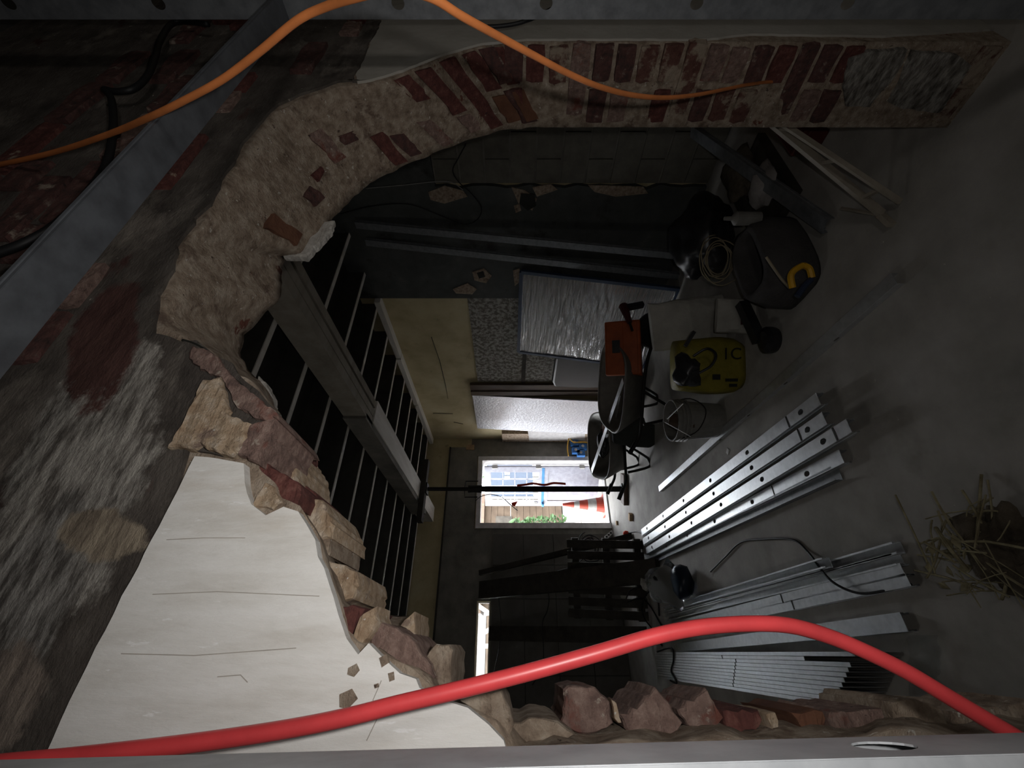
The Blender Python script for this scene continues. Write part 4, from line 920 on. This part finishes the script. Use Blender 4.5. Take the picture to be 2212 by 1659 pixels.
# ------------------------------------------------------------------ wheelbarrows
def wheelbarrow(c, yaw, tilt, label, L_=.86, W_=.62, zr=.50, zb=.27, legs=True):
    root = empty('wheelbarrow', (c[0], c[1], 0), label, 'wheelbarrow')
    Mx = Matrix.Translation((c[0], c[1], 0)) @ Matrix.Rotation(yaw, 4, 'Z')
    T = Mx @ Matrix.Translation((0, 0, zr)) @ Matrix.Rotation(tilt, 4, 'X')
    mb = MB(); mb.M = T; n = 32; rings = []
    def ring(lx, ly, z, e=3.2, sh=0.0):
        out = []
        for k in range(n):
            t = 2 * PI * k / n; cx, cy = math.cos(t), math.sin(t)
            out.append(mb.P((math.copysign(abs(cx) ** (2 / e), cx) * lx + sh, math.copysign(abs(cy) ** (2 / e), cy) * ly, z)))
        return out
    rings = [ring(L_/2 + .015, W_/2 + .015, -.012), ring(L_/2 + .015, W_/2 + .015, .004), ring(L_/2, W_/2, .004), ring(L_/2 - .02, W_/2 - .02, -.02), ring(L_*.30, W_*.34, -(zr - zb), 3.2, -.05), ring(.01, .01, -(zr - zb), 2, -.05)]
    outer = [ring(L_*.31, W_*.35, -(zr - zb) - .006, 3.2, -.05), ring(.01, .01, -(zr - zb) - .006, 2, -.05)]
    for a_, b_ in zip(rings, rings[1:]):
        for k in range(n): mb.f.append([a_[k], a_[(k+1) % n], b_[(k+1) % n], b_[k]])
    o0 = rings[0]
    for a_, b_ in ((o0, outer[0]), (outer[0], outer[1])):
        for k in range(n): mb.f.append([a_[k], b_[k], b_[(k+1) % n], a_[(k+1) % n]])
    mb.build('tray', M_TRAY, root, smooth=True)
    for sy in (-1, 1):
        h_ = catmull([Mx @ Vector(p) for p in ((.62, sy * .05, .17), (.25, sy * .16, zb - .03), (-.24, sy * .23, zb - .01), (-.40, sy * .26, zb + .0), (-.50, sy * .27, zb + .05))], 4)
        MB().tube(h_, .016, 8).build('handle', M_STEELB, root)
        MB().tube([Mx @ Vector((-.47, sy * .268, zb + .035)), Mx @ Vector((-.59, sy * .272, zb + .09))], .022, 8).build('grip', M_BLACK, root)
        if legs:
            MB().tube(catmull([Mx @ Vector(p) for p in ((.02, sy * .20, zb - .02), (-.12, sy * .21, .05), (-.16, sy * .21, .012), (-.24, sy * .21, .012), (-.30, sy * .235, zb - .03))], 4), .014, 8).build('leg', M_STEELB, root)
    wl = MB(); wl.M = Mx @ Matrix.Translation((.58, 0, .18)) @ Matrix.Rotation(PI / 2, 4, 'X')
    wl.lathe([(.10, -.04), (.165, -.045), (.18, -.02), (.18, .02), (.165, .045), (.10, .04)], 24); wl.build('wheel', M_BLACK, root, smooth=False)
    return root
c1 = at_d(1305, 962, 4.9); c2 = at_d(1322, 838, 4.15)
ang = math.atan2(-SY, CY)
wheelbarrow((c1.x, c1.y), ang + .15, .20, 'dark wheelbarrow with its handles toward the doorway', .76, .62, .53, .29)
wheelbarrow((c2.x, c2.y), ang - .28, .20, 'dark wheelbarrow holding the orange case, nearer the wrapped panel', .86, .58, .56, .31)
# things lying in and across the barrows
for k, (dx_, dy_, m_, lab) in enumerate(((.20, .02, M_BRICKG, 'grey rubble piece at the far end of the doorway wheelbarrow'), (.10, -.12, M_BLKP, 'black scrap beside the plastic sack in the doorway wheelbarrow'), (.22, .16, M_BRICKD, 'dark rubble piece against the rim of the doorway wheelbarrow'))):
    q = c1 + Vector((CY, -SY, 0)) * dx_ + Vector((SY, CY, 0)) * dy_; q.z = .43
    mb = MB(); mb.M = Matrix.Translation(q) @ Matrix.Rotation(k * 1.1, 4, 'Z') @ Matrix.Rotation(.25, 4, 'X'); mb.box((-.07, -.045, 0), (.07, .045, .03))
    tag(mb.build('rubble_piece', m_, bevel=.006), lab, 'rubble')
tag(lump(MB(), c1 + Vector((-.05, -.1, .0)) + Vector((0, 0, .50 - c1.z)), (.14, .10, .06), 6, .25, 3).build('plastic_sack', M_BLKP, smooth=True), 'glossy black plastic sack in the wheelbarrow by the doorway', 'sack')
p0, p1 = at_d(1278, 1018, 4.95), at_d(1346, 822, 3.92)
def strip(pa_, pb_, w_, lab, nm='steel_offcut', up=(-.1, .35, 1)):
    pa_, pb_ = Vector(pa_), Vector(pb_); d_ = (pb_ - pa_).normalized(); a_ = d_.cross(Vector(up)).normalized()
    return tag(MB().bar(pa_, pb_, w_, .004, a_).build(nm, M_ZINC), lab, 'offcut' if nm == 'steel_offcut' else 'straightedge')
strip(p0, p1, .07, 'long bright metal straightedge lying across both wheelbarrows', 'straightedge')
strip(at_d(1318, 955, 4.7), at_d(1338, 850, 4.15), .09, 'dull channel offcut under the bright straightedge')
cs = at_d(1347, 752, 3.95)
oc_ = empty('tool_case', (cs.x, cs.y, cs.z - .16), 'open orange plastic tool case on the wheelbarrow', 'case')
Mo = Matrix.Translation(cs) @ Matrix.Rotation(ang + .1, 4, 'Z') @ Matrix.Rotation(-.35, 4, 'X')
mb = MB(); mb.M = Mo; mb.box((-.26, -.04, -.16), (.26, .04, .17)); mb.build('lid', M_ORCASE, oc_, bevel=.015)
mb = MB(); mb.M = Mo; mb.box((-.24, -.05, -.13), (.24, -.042, .0)); mb.box((-.26, .04, -.16), (.26, .16, -.10)); mb.build('case_body', M_ORCASE, oc_, bevel=.01)
mb = MB(); mb.M = Mo; mb.box((-.05, -.056, .03), (.07, -.041, .10)); mb.build('label_plate', M_BAG, oc_)
dt = at_d(1365, 675, 3.85); dn = empty('power_drill', (dt.x, dt.y, dt.z - .1), 'dark red and black power drill beside the orange case', 'drill')
MB().tube([dt + Vector((-.12, 0, .04)), dt + Vector((.10, .02, .06))], [.025, .045], 10).build('body', M_REDD, dn); MB().bar(dt + Vector((.06, 0, .04)), dt + Vector((.10, 0, -.12)), .045, .05).build('grip', M_BLKP, dn); MB().tube([dt + Vector((-.12, 0, .04)), dt + Vector((-.22, 0, .03))], .012, 8).build('bit', M_STEELB, dn)
# black tarp hung between the barrows
mb = MB(); px = [(1322,918),(1330,908),(1362,908),(1392,900),(1396,915),(1420,918),(1442,925),(1452,938),(1430,952),(1405,968),(1370,966),(1325,958)]
mb.prism([at_d(a, b, 4.50) for a, b in px], Vector((SY, CY, 0)) * .06)
o = mb.build('black_tarp', M_TARP, bevel=.02); tag(o, 'black cloth hanging down between the two wheelbarrows', 'cloth')
# bucket with metal scraps
bk_ = on_z(1552, 908, 0); bc = empty('bucket', (bk_.x, bk_.y, 0), 'pale plastic bucket with metal scraps in front of the wheelbarrows', 'bucket')
MB().lathe([(.125, 0), (.15, .34), (.157, .34), (.157, .36), (.147, .36), (.147, .33), (.122, .012), (.0, .012)], 28, (bk_.x, bk_.y, 0), False).lathe([(0, .0), (.125, 0)], 28, (bk_.x, bk_.y, 0), False).build('shell', M_BUCKET, bc, smooth=False)
shell = bc.children[0]
for zz in (.255, .285, .31): MB().lathe([(.146 + .012 * zz, zz), (.156 + .012 * zz, zz + .004), (.156 + .012 * zz, zz + .010), (.146 + .012 * zz, zz + .014)], 28, (bk_.x, bk_.y, 0), False).build('rib', M_BUCKET, shell)
MB().tube(catmull([Vector((bk_.x, bk_.y, 0)) + Vector(q) for q in ((-.155, 0, .32), (-.13, -.10, .22), (0, -.165, .16), (.13, -.10, .22), (.155, 0, .32))], 5), .004, 6).build('bail', M_STEELB, bc)
strip(at_d(1434, 911, 2.84), at_d(1488, 941, 2.80), .15, 'bright bent steel offcut sticking out of the bucket toward the doorway')
strip(at_d(1440, 905, 2.84), at_d(1474, 872, 2.82), .075, 'narrow bright steel offcut sticking up out of the bucket')
tag(MB().bar(at_d(1445, 905, 3.05), at_d(1500, 915, 3.0), .08, .05).build('wood_offcut', M_WOODB), 'brown wood offcut standing in the bucket', 'offcut')
# yellow sack with black printing
ys = on_z(1590, 790, 0); yb_ = empty('yellow_sack', (ys.x, ys.y, 0), 'yellow printed sack standing behind the bucket with black tool on top', 'sack')
My = Matrix.Translation((ys.x, ys.y, 0)) @ Matrix.Rotation(ang, 4, 'Z')
mb = MB(); mb.M = My; n = 28; rows = []
for k in range(11):
    z = .42 * k / 10; e = .17 + .018 * math.sin(z * 9) - (.02 if k == 0 else 0); row = []
    for j in range(n):
        t = 2 * PI * j / n; cx, cy = math.cos(t), math.sin(t); r1 = 1 + .05 * noise.noise(Vector((cx * 2, cy * 2, z * 6)))
        row.append(mb.P((math.copysign(abs(cx) ** .55, cx) * e * r1 * 1.05, math.copysign(abs(cy) ** .6, cy) * (.12 if k < 9 else .10) * r1, z)))
    rows.append(row)
for a_, b_ in zip(rows, rows[1:]):
    for j in range(n): mb.f.append([a_[j], a_[(j+1) % n], b_[(j+1) % n], b_[j]])
mb.f.append(rows[0][::-1]); mb.f.append(rows[-1]); mb.build('sack_body', M_YEL, yb_, smooth=True)
def text(s_, loc, size, Mr, m, parent, name='lettering'):
    cu = bpy.data.curves.new(name, 'FONT'); cu.body = s_; cu.size = size; cu.extrude = .001; cu.align_x = 'CENTER'; cu.align_y = 'CENTER'
    dg = bpy.data.objects.new('tmp', cu); me = bpy.data.meshes.new_from_object(dg); bpy.data.objects.remove(dg); me.materials.append(m)
    me.transform(Mr.to_4x4()); me.transform(Matrix.Translation(Vector(loc) - world_loc(parent)))
    o = bpy.data.objects.new(name, me); C.objects.link(o); o.parent = parent; return o
# printing runs down the sack
fx = Vector((0, 0, -1)); fn = Vector((-SY, -CY, 0)); fy = fn.cross(fx)
Mr = Matrix((fx, fy, fn)).transposed()
text('1C', My @ Vector((.07, -.135, .10)), .11, Mr, M_INK, yb_)
for a, b, ww, hh in ((-.10, .10, .02, .08), (-.135, .09, .02, .05), (-.08, .20, .035, .05)):
    mb = MB(); mb.M = My; mb.box((a - ww / 2, -.134, b - hh / 2), (a + ww / 2, -.128, b + hh / 2)); mb.build('print_block', M_INK, yb_)
ct = at_d(1484, 800, 2.62); tl = empty('power_tool', (ct.x, ct.y, ct.z - .1), 'black power tool resting on top of the yellow sack', 'tool')
lump(MB(), ct, (.10, .085, .075), 3, .25, 3).build('motor_body', M_BLKP, tl, smooth=True)
MB().tube(catmull([ct + Vector(q) for q in ((.06, -.07, -.03), (.08, -.12, -.10), (.02, -.14, -.13), (-.04, -.11, -.10), (-.07, -.07, -.03))], 5), .008, 8).build('guard', M_BLKP, tl)
kn = at_d(1488, 740, 2.6); tag(MB().bar(at_d(1480, 748, 2.55), at_d(1500, 716, 2.55), .02, .015).build('hand_tool', M_BLKP), 'slim black handled tool stuck into the white sack', 'tool')
# white paper sacks
def sack(cx, base, w_, d_, h_, m, label, seed, lean_=0.0):
    root = empty('paper_sack', (cx.x, cx.y, base), label, 'sack'); mb = MB(); mb.M = Matrix.Translation((cx.x, cx.y, base)) @ Matrix.Rotation(ang, 4, 'Z') @ Matrix.Rotation(lean_, 4, 'Y')
    n = 24; rows = []
    for k in range(9):
        z = h_ * k / 8; th = d_ * (1 if k < 5 else 1 - .75 * (k - 4) / 4); row = []
        for j in range(n):
            t = 2 * PI * j / n; cx_, cy_ = math.cos(t), math.sin(t); r1 = 1 + .10 * noise.noise(Vector((cx_ * 2 + seed, cy_ * 2, z * 8)))
            row.append(mb.P((math.copysign(abs(cx_) ** .5, cx_) * w_ / 2 * r1, math.copysign(abs(cy_) ** .6, cy_) * th / 2 * r1, z)))
        rows.append(row)
    for a_, b_ in zip(rows, rows[1:]):
        for j in range(n): mb.f.append([a_[j], a_[(j+1) % n], b_[(j+1) % n], b_[j]])
    mb.f.append(rows[0][::-1]); mb.f.append(rows[-1]); mb.build('sack_body', m, root, smooth=False)
    return root
sack(on_z(1556, 690, 0), 0, .36, .2, .52, M_PAPER, 'crumpled white paper sack behind the yellow sack', 1, -.12)
s2 = sack(on_z(1620, 685, 0), 0, .22, .14, .22, M_PAPER, 'small white sack with a red mark beside the paper sack', 5, .05)
q = world_loc(s2); mb = MB(); mb.M = Matrix.Translation((q.x, q.y, 0)) @ Matrix.Rotation(ang, 4, 'Z'); mb.box((-.06, -.085, .04), (-.01, -.072, .10)); mb.build('red_mark', M_REDD, s2)
# dark grinder-like tool on the floor
gt = on_z(1672, 735, 0); gr = empty('floor_grinder', (gt.x, gt.y, 0), 'dark tool with a round head lying on the floor beside the sacks', 'tool')
MB().lathe([(.0, 0), (.075, 0), (.08, .02), (.08, .05), (.05, .07), (0, .075)], 20, (gt.x, gt.y, 0), False).build('round_head', M_BLKP, gr)
MB().bar(Vector((gt.x + .03, gt.y + .05, .05)), Vector((gt.x + .30, gt.y - .0, .10)), .06, .06).build('handle', M_BLKP, gr)
# duffel bag, yellow clamp, coil, black sack, rag etc. in the dim right corner
dg_ = on_z(1790, 560, 0) + Vector((.16, .16, 0)); db = empty('duffel_bag', (dg_.x, dg_.y, 0), 'dark grey open tool bag at the foot of the clutter', 'bag')
mb = MB(); mb.M = Matrix.Translation((dg_.x, dg_.y, 0)) @ Matrix.Rotation(ang + .5, 4, 'Z'); n = 28; rows = []
for k, (sx_, sy_, z) in enumerate(((.20, .13, 0), (.24, .17, .05), (.24, .17, .16), (.21, .14, .26), (.18, .10, .27), (.17, .09, .22), (.15, .08, .12))):
    rows.append([mb.P((math.copysign(abs(math.cos(2*PI*j/n)) ** .6, math.cos(2*PI*j/n)) * sx_ * (1 + .08 * noise.noise(Vector((j, k, 0)) * .5)), math.copysign(abs(math.sin(2*PI*j/n)) ** .6, math.sin(2*PI*j/n)) * sy_, z)) for j in range(n)])
for a_, b_ in zip(rows, rows[1:]):
    for j in range(n): mb.f.append([a_[j], a_[(j+1) % n], b_[(j+1) % n], b_[j]])
mb.f.append(rows[0][::-1]); mb.f.append(rows[-1]); mb.build('bag_body', M_BAG, db, smooth=True)
MB().tube(catmull([at_d(a, b, 1.93) for a, b in ((1655,555),(1672,580),(1690,605),(1706,622))], 4), .006, 6).build('strap', M_BEIGE, db)
cl = empty('spring_clamp', at_d(1740, 600, 1.85), 'yellow spring clamp on the dark grey tool bag', 'clamp')
for pts, m, nm in (([(1712,622),(1708,598),(1716,584),(1735,573)], M_YELP, 'jaw'), ([(1735,573),(1748,580),(1754,600)], M_YELP, 'jaw'), ([(1752,604),(1738,618),(1722,640)], plain('dark_blue_plastic', (.02, .03, .06), .5), 'grip')):
    MB().tube(catmull([at_d(a, b, 1.86) for a, b in pts], 4), .014, 8).build(nm, m, cl)
cc_ = at_d(1552, 562, 2.55); coil = loops(cc_, .115, 6, M_BEIGE, .0035, (CY, -SY, 0), (0, 0, 1), 8).build('cord_coil', M_BEIGE, smooth=True); tag(coil, 'coil of thin beige cord hung on the leaning stud end', 'cord')
bl_ = at_d(1520, 512, 2.95); bl_.z = .20; tag(lump(MB(), bl_, (.30, .24, .19), 12, .16, 4).build('rubbish_sack', M_BLKP, smooth=True), 'rounded black rubbish sack by the dark wall', 'sack')
rg = at_d(1655, 402, 2.40); rg.z = .08
pile = empty('storage_crate', (rg.x + .1, rg.y + .1, 0), 'dark crate under the pale rag in the dim corner', 'crate')
for i_, (a, b, c_, d_2) in enumerate(((-.30, -.2, .30, -.18), (-.30, .18, .30, .2), (-.30, -.18, -.28, .18), (.28, -.18, .30, .18))):
    box((rg.x + .1 + a, rg.y + .1 + b, 0), (rg.x + .1 + c_, rg.y + .1 + d_2, .045)).build('side', M_DARKW, pile)
box((rg.x - .18, rg.y - .08, 0), (rg.x + .38, rg.y + .28, .02)).build('bottom', M_DARKW, pile)
tag(lump(MB(), Vector((rg.x, rg.y, .09)), (.13, .10, .05), 15, .35, 3).build('rag', M_RAG, smooth=True), 'pale crumpled rag on the dark crate under the propped stud', 'rag')
q = on_z(1795, 282, 0); rbx = empty('red_toolbox', (q.x + .15, q.y + .1, 0), 'dark red metal toolbox behind the wooden ladder', 'toolbox')
box((q.x, q.y, 0), (q.x + .32, q.y + .12, .10)).build('body', M_REDD, rbx, bevel=.01); box((q.x - .005, q.y - .005, .101), (q.x + .325, q.y + .125, .13)).build('lid', M_REDD, rbx, bevel=.01); MB().tube([(q.x + .08, q.y + .06, .13), (q.x + .08, q.y + .06, .16), (q.x + .24, q.y + .06, .16), (q.x + .24, q.y + .06, .13)], .007, 6).build('handle', M_STEELB, rbx)
tag(MB().lathe([(0, 0), (.035, 0), (.037, .13), (.012, .15), (.010, .19), (0, .19)], 16, at_d(1640, 472, 2.25) - Vector((0, 0, .0)), False).build('caulk_tube', M_BUCKET, smooth=False), 'pale caulking tube standing in the dim clutter', 'tube')
q = on_z(1690, 495, 0); tag(MB().box((q.x - .10, q.y - .02, 0), (q.x + .07, q.y + .14, .14)).build('cardboard_box', M_BAG, bevel=.008), 'low dark box under the pale caulking tube', 'box')
q = at_d(1615, 335, 2.6); q.z = 0; tag(lump(MB(), Vector((q.x, q.y + .12, .07)), (.2, .14, .06), 23, .2, 3).build('canvas_sack', M_DIRT, smooth=True), 'brown lumpy sack against the block wall', 'sack')
# wooden step ladder lying over in the corner
ld = empty('step_ladder', on_z(1925, 470, 0), 'pale worn wooden folding ladder leaning behind the right jamb', 'ladder')
r1a, r1b = on_z(1905, 462, .02), at_d(1672, 268, 1.66); r1c = r1a + (r1b - r1a) * 1.5
r2a, r2b = on_z(1945, 436, .02), at_d(1704, 276, 1.60); r2c = r2a + (r2b - r2a) * 1.5
MB().bar(r1a, r1c, .018, .030, (SY, CY, 0)).build('rail', M_ALU, ld); MB().bar(r2a, r2c, .012, .02, (SY, CY, 0)).build('rail', M_ALU, ld)
for t in (.12, .38, .64, .9): MB().bar(r1a.lerp(r1c, t), r2a.lerp(r2c, t), .018, .012).build('rung', M_ALU, ld)
MB().tube([on_z(1818, 450, .06), on_z(1900, 464, .03)], .008, 6).build('spreader', M_ALU, ld); MB().bar(on_z(1902, 464, .02), on_z(1926, 486, .015), .03, .02).build('foot', M_ALU, ld)
# heap of dry stalks and dirt on the floor
hp_ = fl(2128, 1192, 0); sh = empty('stalk_heap', (hp_.x, hp_.y, 0), 'heap of dry stalks and dirt on the floor near the hole', 'heap')
lump(MB(), Vector((hp_.x - .0, hp_.y - .08, .02)), (.11, .11, .04), 31, .4, 4).build('dirt', M_DIRT, sh)
rt = random.Random(9)
for k in range(46):
    c = Vector((hp_.x + rt.uniform(-.12, .12), hp_.y + rt.uniform(-.12, .14), rt.uniform(.015, .10))); t = rt.uniform(0, PI); l = rt.uniform(.04, .13); d = Vector((math.cos(t), math.sin(t), rt.uniform(-.25, .35))) * l
    pts = [c - d, c + Vector((rt.uniform(-1, 1), rt.uniform(-1, 1), .3)) * .012, c + d]
    for p in pts: p.z = max(.006, p.z)
    MB().tube(catmull(pts, 2), rt.uniform(.0015, .0045), 5).build('stalk', M_TWIG, sh)
MB().tube(catmull([fl(2022, 1140, .06), fl(2040, 1168, .09), fl(2060, 1195, .09), fl(2090, 1230, .05)], 4), .006, 6).build('stalk', M_TWIG, sh)
for k in range(16):
    c = Vector((hp_.x + rt.uniform(-.11, .11), hp_.y + rt.uniform(-.03, .14), rt.uniform(.02, .09))); mb = MB(); mb.M = Matrix.Translation(c) @ Matrix.Rotation(rt.uniform(0, 6), 4, 'Z') @ Matrix.Rotation(rt.uniform(-.8, .8), 4, 'X'); l = rt.uniform(.015, .035)
    mb.prism([Vector((-l, 0, 0)), Vector((0, -l * .5, .004)), Vector((l, 0, 0)), Vector((0, l * .5, .006))], (0, 0, .003)); mb.build('leaf', M_TWIG, sh)
# clear film lying crumpled on the floor near the hole
mb = MB(); g = []
for i in range(14):
    row = []
    for j in range(8):
        p = on_z(1972 + 70 * j / 7, 1372 + 132 * i / 13, 0); row.append(mb.P(p + Vector((0, 0, .012 + .03 * abs(noise.noise(Vector((i * .6, j * .9, 0))))))))
    g.append(row)
for i in range(13):
    for j in range(7): mb.f.append([g[i][j], g[i+1][j], g[i+1][j+1], g[i][j+1]])
tag(mb.build('plastic_film', M_FILM, smooth=True), 'crumpled clear plastic film on the floor past the nested bundle', 'film')
